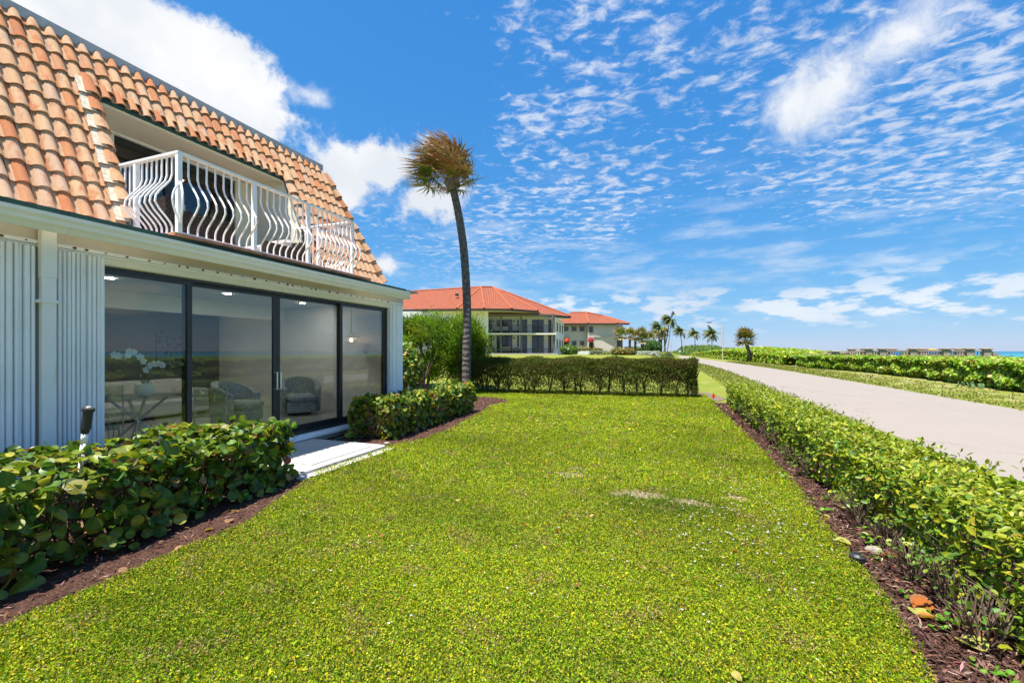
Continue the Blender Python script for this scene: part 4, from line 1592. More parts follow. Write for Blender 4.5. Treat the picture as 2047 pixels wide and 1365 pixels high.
# pink flowers
for i, (x, y, z) in enumerate([(1.50, 8.75, 0.28), (1.53, 9.5, 0.34), (1.63, 6.0, 0.30), (1.66, 6.1, 0.26), (1.69, 5.95, 0.31), (1.60, 6.05, 0.22), (1.65, 5.85, 0.20)]):
    r = empty('pink_flower', (x - 0.06, y, z), 'small magenta flower poking out of the low clipped hedge', 'flower', 'magenta flowers in the hedge')
    n5 = 5
    Vp, Fp = [], []
    for k in range(n5):
        a = 2 * math.pi * k / n5
        d1 = Vector((-0.5, math.cos(a), math.sin(a))).normalized() * 0.026
        sd = Vector((0, -math.sin(a), math.cos(a))) * 0.012
        b = len(Vp)
        q = Vector((x - 0.06, y, z))
        Vp += [q, q + d1 * 0.6 + sd, q + d1, q + d1 * 0.6 - sd]
        Fp.append((b, b + 1, b + 2, b + 3))
    o = link('petals', fastmesh('petals', np.array([tuple(v) for v in Vp]), np.array(Fp), 'petal', np.tile(np.array([[0.62, 0.05, 0.42]]), (len(Vp), 1))), r)
    MB().tube([(x, y, z - 0.1), (x - 0.04, y, z - 0.03), (x - 0.06, y, z)], 0.002, 3).build('stem', 'cactus', r)

# ---- dark clipped hedge across the end of the lawn
r = empty('fine_leaved_hedge', (-3.4, 16.0, 0), 'dark fine leaved hedge clipped square across the end of the lawn', 'hedge')
fr, bk = ((-7.9, 15.2), (0.72, 16.05)), ((-8.0, 16.45), (0.60, 17.35))
n = 125000
P, N, dep = hedge_surface(fr, bk, 1.31, n, 0.10, 0.12, 0.10, (1.1, 1.2, 0.6, 0.3, 1.2), 0.32)
hole = waves(P[:, 0] * 1.7, P[:, 1] * 0.6 + P[:, 2] * 2.5)
thin = (P[:, 2] < 0.50 + 0.26 * hole) & (rng.random(n) < 0.62)
P, N, dep = P[~thin], N[~thin], dep[~thin]
n = len(P)
FINE = [(0.065, 0.095, 0.014), (0.095, 0.125, 0.016), (0.04, 0.062, 0.012), (0.13, 0.095, 0.035), (0.20, 0.12, 0.05)]
C = pick(FINE, n, 0.2, [3, 2, 2.2, 1.3, 0.6])
top = N[:, 2] > 0.5
C = np.where((top & (rng.random(n) < 0.6))[:, None], C * 0.5 + np.array([0.17, 0.17, 0.04]) * 0.5, C)
ca = waves(P[:, 0] * 0.9 + 0.6, P[:, 2] * 2.2 + P[:, 1])
cb_ = waves(P[:, 0] * 2.3 + 4.0, P[:, 2] * 3.1)
C = np.where(((ca > 0.2) & (rng.random(n) < 0.5))[:, None], C * 0.5 + np.array([0.15, 0.085, 0.04]) * 0.5, C)
C = np.where(((cb_ > 0.25) & (ca < 0.3) & (rng.random(n) < 0.55))[:, None], C * 0.4 + np.array([0.13, 0.19, 0.02]) * 0.6, C)
f = link('foliage', leaves('foliage', P, up_bias(N, 0.3, 0.8), rng.uniform(0.03, 0.08, n), C, t_diamond(0.42), 'leaf_matt', unit(N + rng.normal(0, 0.6, N.shape) + np.array([0, 0, 0.4]))), r)
f['kind'] = 'stuff'
for i in range(19):
    s = (i + 0.5 + rnd.uniform(-0.3, 0.3)) / 19
    x, y = -7.9 + 8.6 * s, 15.75 + 0.86 * s + rnd.uniform(-0.15, 0.15)
    mb = MB().tube([(x, y, 0), (x + rnd.uniform(-0.1, 0.1), y, 0.35), (x + rnd.uniform(-0.2, 0.2), y, 0.95)], [0.045, 0.035, 0.02], 6)
    for k in range(5):
        a = rnd.uniform(0, 6.28)
        mb.tube([(x, y, rnd.uniform(0.15, 0.4)), (x + 0.22 * math.cos(a), y + 0.22 * math.sin(a), 0.6), (x + 0.4 * math.cos(a), y + 0.4 * math.sin(a), 1.0)], [0.018, 0.013, 0.008], 4, False)
    mb.build('trunk', 'twig', r)

# ---- feathery pine like trees behind the tall palm
def pine_tree(x, y, h, rx_, ry_, n, label):
    r = empty('casuarina_tree', (x, y, 0), label, 'tree', 'feathery trees behind the palm')
    mb = MB()
    tips = []
    for k in range(9):
        a = rng.random() * 6.283
        q = 0.35 + 0.6 * rng.random()
        e = (x + rx_ * q * math.cos(a), y + ry_ * q * math.sin(a), h * (0.5 + 0.4 * rng.random()))
        m_ = (x + 0.35 * rx_ * q * math.cos(a), y + 0.35 * ry_ * q * math.sin(a), h * 0.36)
        mb.tube([(x + 0.1 * math.cos(a), y + 0.1 * math.sin(a), 0), m_, e], [0.06, 0.045, 0.015], 5, False)
    mb.build('trunk', 'bark', r)
    nc = 130
    u = unit(rng.normal(size=(nc, 3)))
    cc = np.array([x, y, h * 0.55]) + u * np.array([rx_, ry_, h * 0.46]) * (0.62 + 0.36 * rng.random((nc, 1)))
    cc[:, 2] = np.clip(cc[:, 2], 0.25, h - 0.12)
    keep = rng.random(nc) < 0.86
    cc = cc[keep]
    ci = rng.integers(0, len(cc), n)
    P = cc[ci] + rng.normal(0, 0.19, (n, 3)) * np.array([1.1, 1.1, 0.85])
    P[:, 2] = np.maximum(P[:, 2], 0.05)
    out_ = unit(P - np.array([x, y, h * 0.45]))
    T = unit(out_ + np.array([0, 0, 0.55]) + rng.normal(0, 0.35, (n, 3)))
    base = pick([(0.15, 0.255, 0.014), (0.10, 0.20, 0.016), (0.24, 0.32, 0.018), (0.06, 0.13, 0.014)], len(cc), 0.15)
    C = base[ci] * (1 + rng.normal(0, 0.14, (n, 1)))
    C = np.clip(C, 0.01, 0.6)
    f = link('crown', leaves('crown', P, rng.normal(size=(n, 3)), rng.uniform(0.10, 0.22, n), C, t_diamond(0.16), 'leaf_matt', T), r)
    f['kind'] = 'stuff'


pine_tree(-8.75, 17.5, 3.1, 1.05, 1.0, 21000, 'bright feathery tree right behind the tall palm trunk')
pine_tree(-10.6, 17.3, 3.35, 1.7, 1.2, 32000, 'bright feathery tree between the palm and the house corner')
pine_tree(-12.9, 17.2, 3.3, 1.7, 1.2, 22000, 'bright feathery tree mostly behind the house corner')


# ---- palms
def fan_frond(ang_out, elev, length, wind, segs=22, fan=0.75, droop=0.5, wd=0.026):
    """returns MB + colour list for one fan frond rooted at the origin"""
    d0 = Vector((math.cos(ang_out) * math.cos(elev), math.sin(ang_out) * math.cos(elev), math.sin(elev)))
    pet = [Vector((0, 0, 0)), d0 * length * 0.35, d0 * length * 0.62 + wind * 0.10 * length]
    hub = pet[-1]
    ax = (hub - pet[1]).normalized()
    side = ax.cross(Vector((0, 0, 1)))
    side = side.normalized() if side.length > 0.05 else Vector((1, 0, 0))
    nrm = side.cross(ax).normalized()
    vs, fs, cs = [], [], []
    green = rnd.choice([(0.085, 0.15, 0.022), (0.055, 0.115, 0.02), (0.14, 0.17, 0.03)])
    brown = rnd.choice([(0.36, 0.19, 0.085), (0.46, 0.31, 0.17), (0.28, 0.12, 0.05)])
    dry = rnd.random()
    for i in range(segs):
        t = -1 + 2 * i / (segs - 1)
        a = t * rad(128)
        d1 = (ax * math.cos(a) + side * math.sin(a) + nrm * (0.18 - 0.3 * abs(t))).normalized()
        ln = length * fan * (1 - 0.28 * abs(t)) * rnd.uniform(0.85, 1.12)
        p0, p = hub, hub
        dd = d1.copy()
        tw = dd.cross(nrm).normalized()
        rows = []
        for k in range(5):
            f = k / 4
            ww = wd * (0.35 + 1.2 * f if f < 0.5 else 0.95 * (1 - f) * 2 * 0.95 + 0.04)
            rows.append((p - tw * ww, p + tw * ww, f))
            dd = (dd + wind * (0.14 + 0.42 * f) + Vector((0, 0, -droop * 0.22 * f)) + Vector((rnd.gauss(0, 0.06), rnd.gauss(0, 0.06), rnd.gauss(0, 0.06)))).normalized()
            p = p + dd * ln / 4
        b = len(vs)
        for q0, q1, f in rows:
            vs += [q0, q1]
            g = max(0.0, min(1.0, (f - 0.50 + 0.60 * dry) * 2.4))
            c = tuple(green[j] * (1 - g) + brown[j] * g for j in range(3))
            cs += [c, c]
        for k in range(4):
            fs.append((b + 2 * k, b + 2 * k + 1, b + 2 * k + 3, b + 2 * k + 2))
    # petiole ribbon
    b = len(vs)
    for i, p in enumerate(pet):
        ww = (0.03, 0.022, 0.014)[i]
        vs += [p - side * ww, p + side * ww]
        cs += [(0.14, 0.16, 0.04)] * 2
    fs += [(b, b + 1, b + 3, b + 2), (b + 2, b + 3, b + 5, b + 4)]
    return vs, fs, cs


def frond_object(data, origin, parent, scale=1.0):
    vs, fs, cs = data
    me = fastmesh('frond', np.array([tuple(v * scale) for v in vs]), np.array(fs), 'frond_mat', np.array(cs))
    return link('frond', me, parent, origin)


def trunk_tube(pts, r0, r1, name, mat, parent, sides=12, rings=34):
    pts = [Vector(p) for p in pts]
    out_, rr = [], []
    for i in range(rings + 1):
        t = i / rings
        f = t * (len(pts) - 1)
        j = min(int(f), len(pts) - 2)
        p0, p1, p2, p3 = pts[max(j - 1, 0)], pts[j], pts[j + 1], pts[min(j + 2, len(pts) - 1)]
        u = f - j
        out_.append(0.5 * ((2 * p1) + (p2 - p0) * u + (2 * p0 - 5 * p1 + 4 * p2 - p3) * u * u + (3 * p1 - p0 - 3 * p2 + p3) * u ** 3))
        rr.append((r0 + (r1 - r0) * t) * (1 + (0.03 if i % 2 else -0.02)))
    return MB().tube(out_, rr, sides).build(name, mat, parent, True)


R3 = Vector((RX, RY, 0))
WIND = -R3 * 1.15 + Vector((0, 0, -0.10))      # the sea breeze blows the fronds inland
base = Vector((-7.13, 14.42, 0))
PALM = empty('cabbage_palm', base, 'tall leaning palm with windblown brown and green fan crown', 'palm')


def palm_at(px_, y_, d=16.0):
    p = direction(px_, y_) * d
    return Vector((p.x, p.y, p.z + EYE))


tp = [base, palm_at(933, 700), palm_at(934, 640), palm_at(932, 570), palm_at(926, 490), palm_at(916, 425), palm_at(907, 383)]
trunk_tube(tp, 0.160, 0.135, 'trunk', 'palm_bark', PALM, 14, 64)
head = palm_at(904, 366)
mb = MB().lathe([(0.15, -0.28), (0.25, -0.12), (0.28, 0.0), (0.25, 0.14), (0.16, 0.3), (0.05, 0.36)], tuple(head), 12)
for k in range(46):                                   # old leaf bases
    a = rnd.uniform(0, 6.28)
    z = rnd.uniform(-0.28, 0.2)
    d1 = Vector((math.cos(a), math.sin(a), 0))
    mb.tube([head + d1 * 0.18 + Vector((0, 0, z)), head + d1 * 0.30 + Vector((0, 0, z + rnd.uniform(-0.12, 0.16)))], [0.045, 0.012], 4)
mb.build('boot_collar', 'bark', PALM)
tops = head + Vector((0, 0, 0.2))
for k in range(56):
    a = 2.399 * k
    el = rad(86 - 88 * (k / 55.0))
    dv = Vector((math.cos(a) * math.cos(el), math.sin(a) * math.cos(el), math.sin(el)))
    lean = max(0, dv.dot(R3))                          # windward fronds are bent back over the crown
    wv_ = WIND * (1.0 + 0.35 * lean) * (0.75 + 0.5 * rnd.random())
    L_ = rnd.uniform(1.22, 1.6) * (0.86 if lean > 0.25 else 1.0)
    frond_object(fan_frond(a, max(el, rad(-12)), L_, wv_, 26, 0.70, 0.35, 0.032), tops - Vector((0, 0, 0.2 * (k / 55))), PALM)


def merged(name, datas, mat, parent, origin):
    V, F, C = [], [], []
    for vs, fs, cs in datas:
        b = len(V)
        V += [tuple(v) for v in vs]
        F += [tuple(i + b for i in f) for f in fs]
        C += cs
    return link(name, fastmesh(name, np.array(V), np.array(F), mat, np.array(C)), parent, origin)


def coco_frond(a, el, L_, wind, green):
    """feather frond: arching rachis with hanging leaflets"""
    d = Vector((math.cos(a) * math.cos(el), math.sin(a) * math.cos(el), math.sin(el)))
    p = Vector((0, 0, 0))
    vs, fs, cs = [], [], []
    K = 13
    prev = None
    for k in range(K):
        f = k / (K - 1)
        side = d.cross(Vector((0, 0, 1)))
        side = side.normalized() if side.length > 0.05 else Vector((1, 0, 0))
        c = tuple(x * rnd.uniform(0.75, 1.25) for x in green)
        if k:
            b = len(vs)
            vs += [prev - side * 0.03, prev + side * 0.03, p + side * 0.025, p - side * 0.025]
            fs.append((b, b + 1, b + 2, b + 3))
            cs += [(0.16, 0.15, 0.04)] * 4
            for s in (-1, 1):
                for q in (0.0, 0.5):
                    l_ = L_ * 0.28 * math.sin(math.pi * (0.12 + 0.84 * f)) + 0.1
                    o_ = p.lerp(prev, q)
                    e = o_ + (side * s * 0.8 + d * 0.55 + Vector((0, 0, -0.55)) + wind * 0.8).normalized() * l_
                    w_ = d * 0.055 * L_ / 2.5
                    b = len(vs)
                    vs += [o_ - w_, o_ + w_, e + w_ * 0.3, e - w_ * 0.3]
                    fs.append((b, b + 1, b + 2, b + 3))
                    cs += [c] * 4
        prev = p.copy()
        d = (d + wind * 0.16 + Vector((0, 0, -0.15 * (0.5 + f)))).normalized()
        p = p + d * L_ / K
    return vs, fs, cs


def coconut(pb, pt, L_, nf, label, wind=0.75, r0=0.16):
    r = empty('coconut_palm', pb, label, 'palm', 'coconut palms by the road')
    mid = (Vector(pb) + Vector(pt)) / 2 + R3 * 0.15
    trunk_tube([pb, mid, pt], r0, r0 * 0.65, 'trunk', 'palm_bark', r, 7, 14)
    D = []
    for k in range(nf):
        a = 2.399 * k + rnd.uniform(-0.2, 0.2)
        el = rad(75 - 95 * k / nf)
        D.append(coco_frond(a, el, L_ * rnd.uniform(0.85, 1.1), -R3 * wind, rnd.choice([(0.06, 0.095, 0.025), (0.10, 0.12, 0.03), (0.14, 0.14, 0.04)])))
    merged('crown', D, 'frond_mat', r, pt)


def sabal(pb, h, rad_, label, group, lean=(0, 0), dry=False, nf=26):
    r = empty('sabal_palm', pb, label, 'palm', group)
    pt = (pb[0] + lean[0], pb[1] + lean[1], pb[2] + h)
    trunk_tube([pb, ((pb[0] + pt[0]) / 2, (pb[1] + pt[1]) / 2, pb[2] + h * 0.5), pt], 0.24, 0.26, 'trunk', 'palm_bark', r, 8, 12)
    D = []
    for k in range(nf):
        a = 2.399 * k
        el = rad(80 - 125 * k / nf)
        D.append(fan_frond(a, el, rad_ * rnd.uniform(0.85, 1.1), -R3 * 0.18, 15, 0.66, 0.9, 0.075))
        vs, fs, cs = D[-1]
        tint = (0.95, 1.2, 0.9) if not dry else (0.82, 1.05, 0.8)
        # wider blades far away, so the fans still read
        D[-1] = ([v for v in vs], fs, [tuple(min(0.6, c[j] * tint[j] * 1.15) for j in range(3)) for c in cs])
    merged('crown', D, 'frond_mat', r, (pt[0], pt[1], pt[2] + 0.15))


def at(px_, d, y_=None):
    r_ = (px_ - 1023.5) * d / FPX
    p = polar(r_, d)
    z = float(mound(p[0], p[1])) if y_ is None else EYE + (702 - y_) * d / FPX
    return (p[0], p[1], z)


coconut(at(1326, 120, 708), at(1338.5, 120, 640), 3.4, 24, 'tallest windblown coconut palm of the clump by the road', 0.95)
coconut(at(1314, 116, 708), at(1317.5, 116, 655), 3.3, 22, 'windblown coconut palm left of the tallest one', 0.9)
coconut(at(1333, 130, 706), at(1341, 130, 645), 2.6, 14, 'slender coconut palm leaning beside the tallest one', 0.95, 0.12)
coconut(at(1364, 175, 703), at(1359.5, 175, 663), 4.2, 20, 'coconut palm on the dune nearest the road clump', 0.6)
coconut(at(1389, 178, 700), at(1388.5, 178, 668), 4.0, 18, 'middle coconut palm of three on the dune', 0.55)
coconut(at(1423, 165, 700), at(1422, 165, 669), 4.6, 20, 'coconut palm on the dune beside the street lamp', 0.5)
for i, (px_, d, ht, rd, dry) in enumerate([(1241, 84, 3.2, 1.6, False), (1259, 88, 3.3, 1.6, False), (1270, 92, 3.0, 1.5, False), (1283, 97, 3.6, 1.7, True), (1286, 90, 2.4, 1.6, True), (1299, 110, 3.0, 1.8, True),
                                           (1307, 150, 5.6, 1.8, False), (1322, 124, 5.0, 1.7, False), (1329, 126, 5.4, 1.6, True), (1319, 122, 4.2, 1.6, False)]):
    sabal(at(px_, d), ht, rd, ['sabal palm at the cream building corner', 'second sabal palm from the cream building', 'third sabal palm from the cream building', 'golden sabal palm in the row beyond the cream building',
                               'short golden sabal palm in front of the round tree', 'brownish sabal palm behind the round tree', 'small distant sabal palm left of the coconut clump',
                               'green sabal palm inside the coconut clump', 'brown tipped sabal palm inside the coconut clump', 'short sabal palm inside the coconut clump'][i], 'sabal palms by the cream building', dry=dry)
sabal(at(1504, 67), 3.3, 1.65, 'short brownish palm standing alone beside the road', 'lone roadside palm', (-0.95, 0.1), True, 56)

# ---- sea grape thicket on the seaward side of the road
def thicket_top(X, Y):
    X, Y = np.asarray(X, float), np.asarray(Y, float)
    h = 1.16 + 0.10 * waves(X * 0.6, Y * 0.5)
    h = h + 1.25 * np.exp(-((Y - 104) / 26.0) ** 2) * np.exp(-((X - 16) / 9.0) ** 2)
    h = h - 0.012 * np.maximum(X - 14, 0)
    return h


def thicket(name, x0, x1, y0, y1, n, size, label, wts, cut=None, dens_front=0.45):
    r = empty(name, ((x0 + x1) / 2, (y0 + y1) / 2, 0), label, 'hedge', 'sea grape thickets by the sea')
    nx, ny_ = 18, max(8, int((y1 - y0) / 1.6))
    X, Y = np.meshgrid(np.linspace(x0 + 0.25, x1, nx), np.linspace(y0, y1, ny_), indexing='ij')
    if cut is not None:
        X = X + (cut(Y) - x0) * (1 - (X - x0) / (x1 - x0))
    Z = thicket_top(X, Y) - 0.22
    V = [np.stack([X, Y, Z], -1).reshape(-1, 3)]
    ii, jj = np.meshgrid(np.arange(nx - 1), np.arange(ny_ - 1), indexing='ij')
    b = (ii * ny_ + jj).ravel()
    F = [np.stack([b, b + ny_, b + ny_ + 1, b + 1], 1)]
    # front face and near end of the inner mass
    fr = np.column_stack([X[0], Y[0], Z[0]])
    lo = fr.copy()
    lo[:, 2] = 0.12
    lo[:, 0] += 0.35
    base_ = len(V[0])
    V += [fr, lo]
    j = np.arange(ny_ - 1)
    F.append(np.stack([base_ + j, base_ + j + 1, base_ + ny_ + j + 1, base_ + ny_ + j], 1))
    core = np.concatenate(V)
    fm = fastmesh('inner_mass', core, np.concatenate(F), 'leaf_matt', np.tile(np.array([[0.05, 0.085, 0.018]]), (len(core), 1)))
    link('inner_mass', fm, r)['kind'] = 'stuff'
    nf = int(n * dens_front)
    nt = n - nf
    cutf = (lambda q: np.full_like(q, x0)) if cut is None else cut
    yf = rng.uniform(y0, y1, nf)
    xf = cutf(yf)
    zt = thicket_top(xf, yf)
    zf = 0.10 + (zt - 0.08) * rng.random(nf) ** 0.85
    bul = 0.22 * waves(yf * 0.9, zf * 2.0)
    Pf = np.column_stack([xf + rng.exponential(0.08, nf) + bul + 0.25 * (zf / 1.2) ** 3, yf, zf])
    Nf = np.tile(np.array([[-1.0, 0, 0.1]]), (nf, 1))
    yt = rng.uniform(y0, y1, nt)
    q = rng.random(nt) ** 1.7
    xt = cutf(yt) + (x1 - cutf(yt)) * q
    Pt = np.column_stack([xt, yt, thicket_top(xt, yt) - rng.exponential(0.08, nt)])
    Nt_ = np.tile(np.array([[-0.1, 0, 1.0]]), (nt, 1))
    P, N = np.concatenate([Pf, Pt]), np.concatenate([Nf, Nt_])
    S = rng.uniform(*size, n) * (1 + 0.9 * np.concatenate([np.zeros(nf), q]))
    C = pick([(0.19, 0.33, 0.022), (0.13, 0.26, 0.022), (0.27, 0.37, 0.025), (0.36, 0.32, 0.035), (0.33, 0.15, 0.03), (0.26, 0.06, 0.02)], n, 0.17, wts)
    patch = waves(P[:, 0] * 0.25 + 1, P[:, 1] * 0.22)
    C = np.where(((patch > 0.45) & (rng.random(n) < 0.28))[:, None], C * 0.5 + np.array([0.32, 0.17, 0.03]) * 0.5, C)
    NN = up_bias(N, 0.75, 0.55)
    f = link('foliage', leaves('foliage', P, NN, S, C, t_round(3), 'leaf', None), r)
    f['kind'] = 'stuff'
    return r


thicket('sea_grape_thicket', 12.5, 30, 2, 52.2, 58000, (0.10, 0.17), 'bright green sea grape hedge across the road in front of the stone balustrade', [4, 3, 4, 0.7, 0.3, 0.15], lambda y: 12.4 + 1.0 * ss(y, 20, 34) - 1.9 * ss(y, 40, 52))
thicket('sea_grape_thicket', 11.4, 27, 57.0, 165, 34000, (0.22, 0.36), 'yellowish sea grape thicket rising beyond the stone walkway', [3, 2, 4, 1.5, 0.6, 0.15], lambda y: 11.5 - 3.6 * ss(y, 60, 120) - 0.055 * np.maximum(0, y - 120))
# distant scrub covered dune closing the road
n = 9000
u = rng.random(n) * 2 - 1
v = rng.random(n) * 2 - 1
hx, hy = 8 + 34 * u, 240 + 60 * v
ok = (u * u + v * v < 1) & (np.abs(hx - np.array([road_x(t) for t in hy])) > 4.5)
hx, hy = hx[ok], hy[ok]
hzv = 0.6 + 4.2 * np.exp(-((hx - 12) / 16) ** 2 - ((hy - 245) / 40) ** 2) * ss(np.abs(hx - np.array([road_x(t) for t in hy])), 4, 9)
P = np.column_stack([hx, hy, hzv * rng.random(len(hx)) ** 0.35])
f = link('dune_scrub', leaves('dune_scrub', P, np.tile([[0, -0.4, 1.0]], (len(P), 1)) + rng.normal(0, 0.4, (len(P), 3)), rng.uniform(0.9, 1.6, len(P)), pick([(0.06, 0.12, 0.025), (0.10, 0.15, 0.03)], len(P)), t_diamond(0.8), 'leaf_matt'))
tag(f, 'dark green scrub on the distant dune', 'scrub', None, 'stuff')
for k in range(9):
    pass

# ---- stone beach walkway with balustrade
WK = empty('beach_walkway', (18, 54, 0), 'pale stone balustraded beach walkway rising out of the sea grape', 'walkway')
WKY, WKB = 52.5, 56.0


def wx(px_, Y):
    a = (px_ - 1023.5) / FPX
    return Y * (RX * a + FX) / (RY * a + FY)


def balus(xa, za, xb, zb, Y):
    ln = xb - xa
    MB().add([(xa, Y - 0.12, za), (xb, Y - 0.12, zb), (xb, Y + 0.12, zb), (xa, Y + 0.12, za), (xa, Y - 0.12, za - 0.12), (xb, Y - 0.12, zb - 0.12), (xb, Y + 0.12, zb - 0.12), (xa, Y + 0.12, za - 0.12)],
             [(0, 1, 2, 3), (7, 6, 5, 4), (0, 4, 5, 1), (1, 5, 6, 2), (2, 6, 7, 3), (3, 7, 4, 0)]).build('hand_rail', 'limestone', WK)
    MB().add([(xa, Y - 0.12, za - 0.72), (xb, Y - 0.12, zb - 0.72), (xb, Y + 0.12, zb - 0.72), (xa, Y + 0.12, za - 0.72), (xa, Y - 0.12, 0), (xb, Y - 0.12, 0), (xb, Y + 0.12, 0), (xa, Y + 0.12, 0)],
             [(0, 1, 2, 3), (7, 6, 5, 4), (0, 4, 5, 1), (1, 5, 6, 2), (2, 6, 7, 3), (3, 7, 4, 0)]).build('plinth_wall', 'limestone', WK)
    k = max(2, int(ln / 0.19))
    mb = MB()
    for i in range(k):
        t = (i + 0.5) / k
        z = za + (zb - za) * t
        mb.lathe([(0.03, -0.719), (0.062, -0.5), (0.035, -0.3), (0.03, -0.121)], (xa + ln * t, Y, z), 6)
    mb.build('baluster_row', 'limestone', WK)['kind'] = 'stuff'


PX1 = [1735.6, 1763.6, 1824.6, 1890.7, 1937.3, 1971.0]
XS = [wx(p, WKY) for p in PX1]
XS2 = [x - 0.25 for x in XS]
for Y, xs, xr in ((WKY, XS, wx(1606, WKY)), (WKB, XS2, wx(1606, WKY) + 1.6)):
    for x in xs:
        MB().bevbox(x - 0.26, x + 0.26, Y - 0.26, Y + 0.26, 0.0, 1.76, 0.02).bevbox(x - 0.35, x + 0.35, Y - 0.35, Y + 0.35, 1.761, 1.90, 0.03).build('pier', 'limestone', WK)
    for a, b in zip(xs[:-1], xs[1:]):
        balus(a + 0.262, 1.70, b - 0.262, 1.70, Y)
    mid = (xr + xs[0]) / 2
    balus(xr, 1.25, mid - 0.262, 1.45, Y)
    balus(mid + 0.262, 1.47, xs[0] - 0.262, 1.70, Y)
    MB().bevbox(mid - 0.26, mid + 0.26, Y - 0.26, Y + 0.26, 0.0, 1.52, 0.02).bevbox(mid - 0.34, mid + 0.34, Y - 0.34, Y + 0.34, 1.521, 1.64, 0.03).build('pier', 'limestone', WK)
    xe = xs[-1]
    MB().add([(xe + 0.263, Y - 0.14, 1.70), (xe + 3.2, Y - 0.14, -0.2), (xe + 3.2, Y + 0.14, -0.2), (xe + 0.263, Y + 0.14, 1.70), (xe + 0.263, Y - 0.14, 1.3), (xe + 3.2, Y - 0.14, -0.6), (xe + 3.2, Y + 0.14, -0.6), (xe + 0.263, Y + 0.14, 1.3)],
             [(0, 1, 2, 3), (7, 6, 5, 4), (0, 4, 5, 1), (1, 5, 6, 2), (2, 6, 7, 3), (3, 7, 4, 0)]).build('stair_wall', 'limestone', WK)
MB().box(XS[0] - 2.5, XS[-1], WKY + 0.27, WKB - 0.27, 0.0, 0.75).build('deck', 'limestone', WK)
x = wx(1838, WKB)
for dx in (-0.55, 0.75):
    tag(MB().bevbox(x + dx - 0.5, x + dx + 0.5, WKB - 0.12, WKB + 0.12, 1.702, 1.83, 0.03).build('foam_float', 'yellow_plastic'), 'yellow float lying on the rear handrail of the stone walkway', 'float', 'yellow floats on the walkway')
x = wx(1792, 53.9)
tag(MB().bevbox(x - 0.4, x + 0.3, 53.7, 54.1, 0.752, 1.42, 0.05).build('cooler_box', 'blue_plastic'), 'blue box seen through the stone balustrade', 'box')

# ---- street lamp
LB = at(1445, 88)
SLP_ = empty('street_lamp', LB, 'pale concrete street lamp with a curved arm over the road', 'street lamp')
MB().tube([LB, (LB[0], LB[1], 7.1)], [0.15, 0.09], 8).build('pole', 'concrete_pole', SLP_)
arm = []
for i in range(8):
    t = i / 7
    p = Vector((LB[0], LB[1], 6.95)) - R3 * (2.3 * t)
    arm.append((p.x, p.y, 6.95 + 0.42 * math.sin(t * math.pi * 0.6)))
MB().tube(arm, 0.035, 6).build('arm', 'concrete_pole', SLP_)
e = Vector(arm[-1])
MB().bevbox(-0.42, 0.42, -0.15, 0.15, -0.1, 0.08, 0.04).xform(Matrix.Translation(e - R3 * 0.4) @ Matrix.Rotation(rad(YAW), 4, 'Z')).build('lamp_head', 'dark_metal', SLP_)
for px_, d, h in ((1367, 190, 7.0), (1341.5, 150, 4.0)):
    p = at(px_, d)
    tag(MB().tube([p, (p[0], p[1], p[2] + h)], [0.14, 0.1], 6).build('utility_pole', 'concrete_pole'), 'plain pale pole on the dune beside a coconut palm' if px_ > 1350 else 'short pale pole behind the coconut clump', 'pole')
p = at(1391, 100)
bo = empty('bollard', p, 'small grey bollard on the far verge of the road', 'bollard')
MB().tube([p, (p[0], p[1], 0.75)], 0.12, 8).build('post', 'concrete_pole', bo)
MB().lathe([(0.15, 0), (0.15, 0.08), (0.05, 0.14)], (p[0], p[1], 0.752), 8).build('cap', 'dark_metal', bo)
p = at(1359, 125)
so = empty('road_sign', p, 'small white road sign on a post at the bend', 'sign')
MB().tube([p, (p[0], p[1], 1.9)], 0.04, 6).build('post', 'concrete_pole', so)
MB().box(-0.28, 0.28, -0.02, 0.02, 0, 0.4).xform(Matrix.Translation((p[0], p[1] - 0.08, 1.45)) @ Matrix.Rotation(rad(YAW), 4, 'Z')).build('panel', 'white_wall', so)


# ---- neighbouring buildings (built square to their own axes)
ROTV = Matrix.Rotation(rad(YAW), 4, 'Z')


def Q(px_, d, y_):
    return Vector(((px_ - 1023.5) * d / FPX, d, EYE + (702 - y_) * d / FPX))


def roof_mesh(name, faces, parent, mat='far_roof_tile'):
    V, F, U = [], [], []
    for f in faces:
        b = len(V)
        f = [Vector(p) for p in f]
        n_ = (f[1] - f[0]).cross(f[2] - f[0]).normalized()
        if n_.z < 0:
            n_ = -n_
        u = Vector((0, 0, 1)).cross(n_).normalized()
        v = n_.cross(u)
        V += [tuple(ROTV @ p) for p in f]
        U += [(p.dot(u), p.dot(v)) for p in f]
        F.append(tuple(range(b, b + len(f))))
    me = bpy.data.meshes.new(name)
    me.from_pydata(V, [], F)
    uv = me.uv_layers.new(name='UVMap')
    for l in me.loops:
        uv.data[l.index].uv = U[l.vertex_index]
    me.materials.append(MAT[mat])
    return link(name, me, parent)


def lp(mb, name, mat, parent):
    mb.xform(ROTV)
    return mb.build(name, mat, parent)


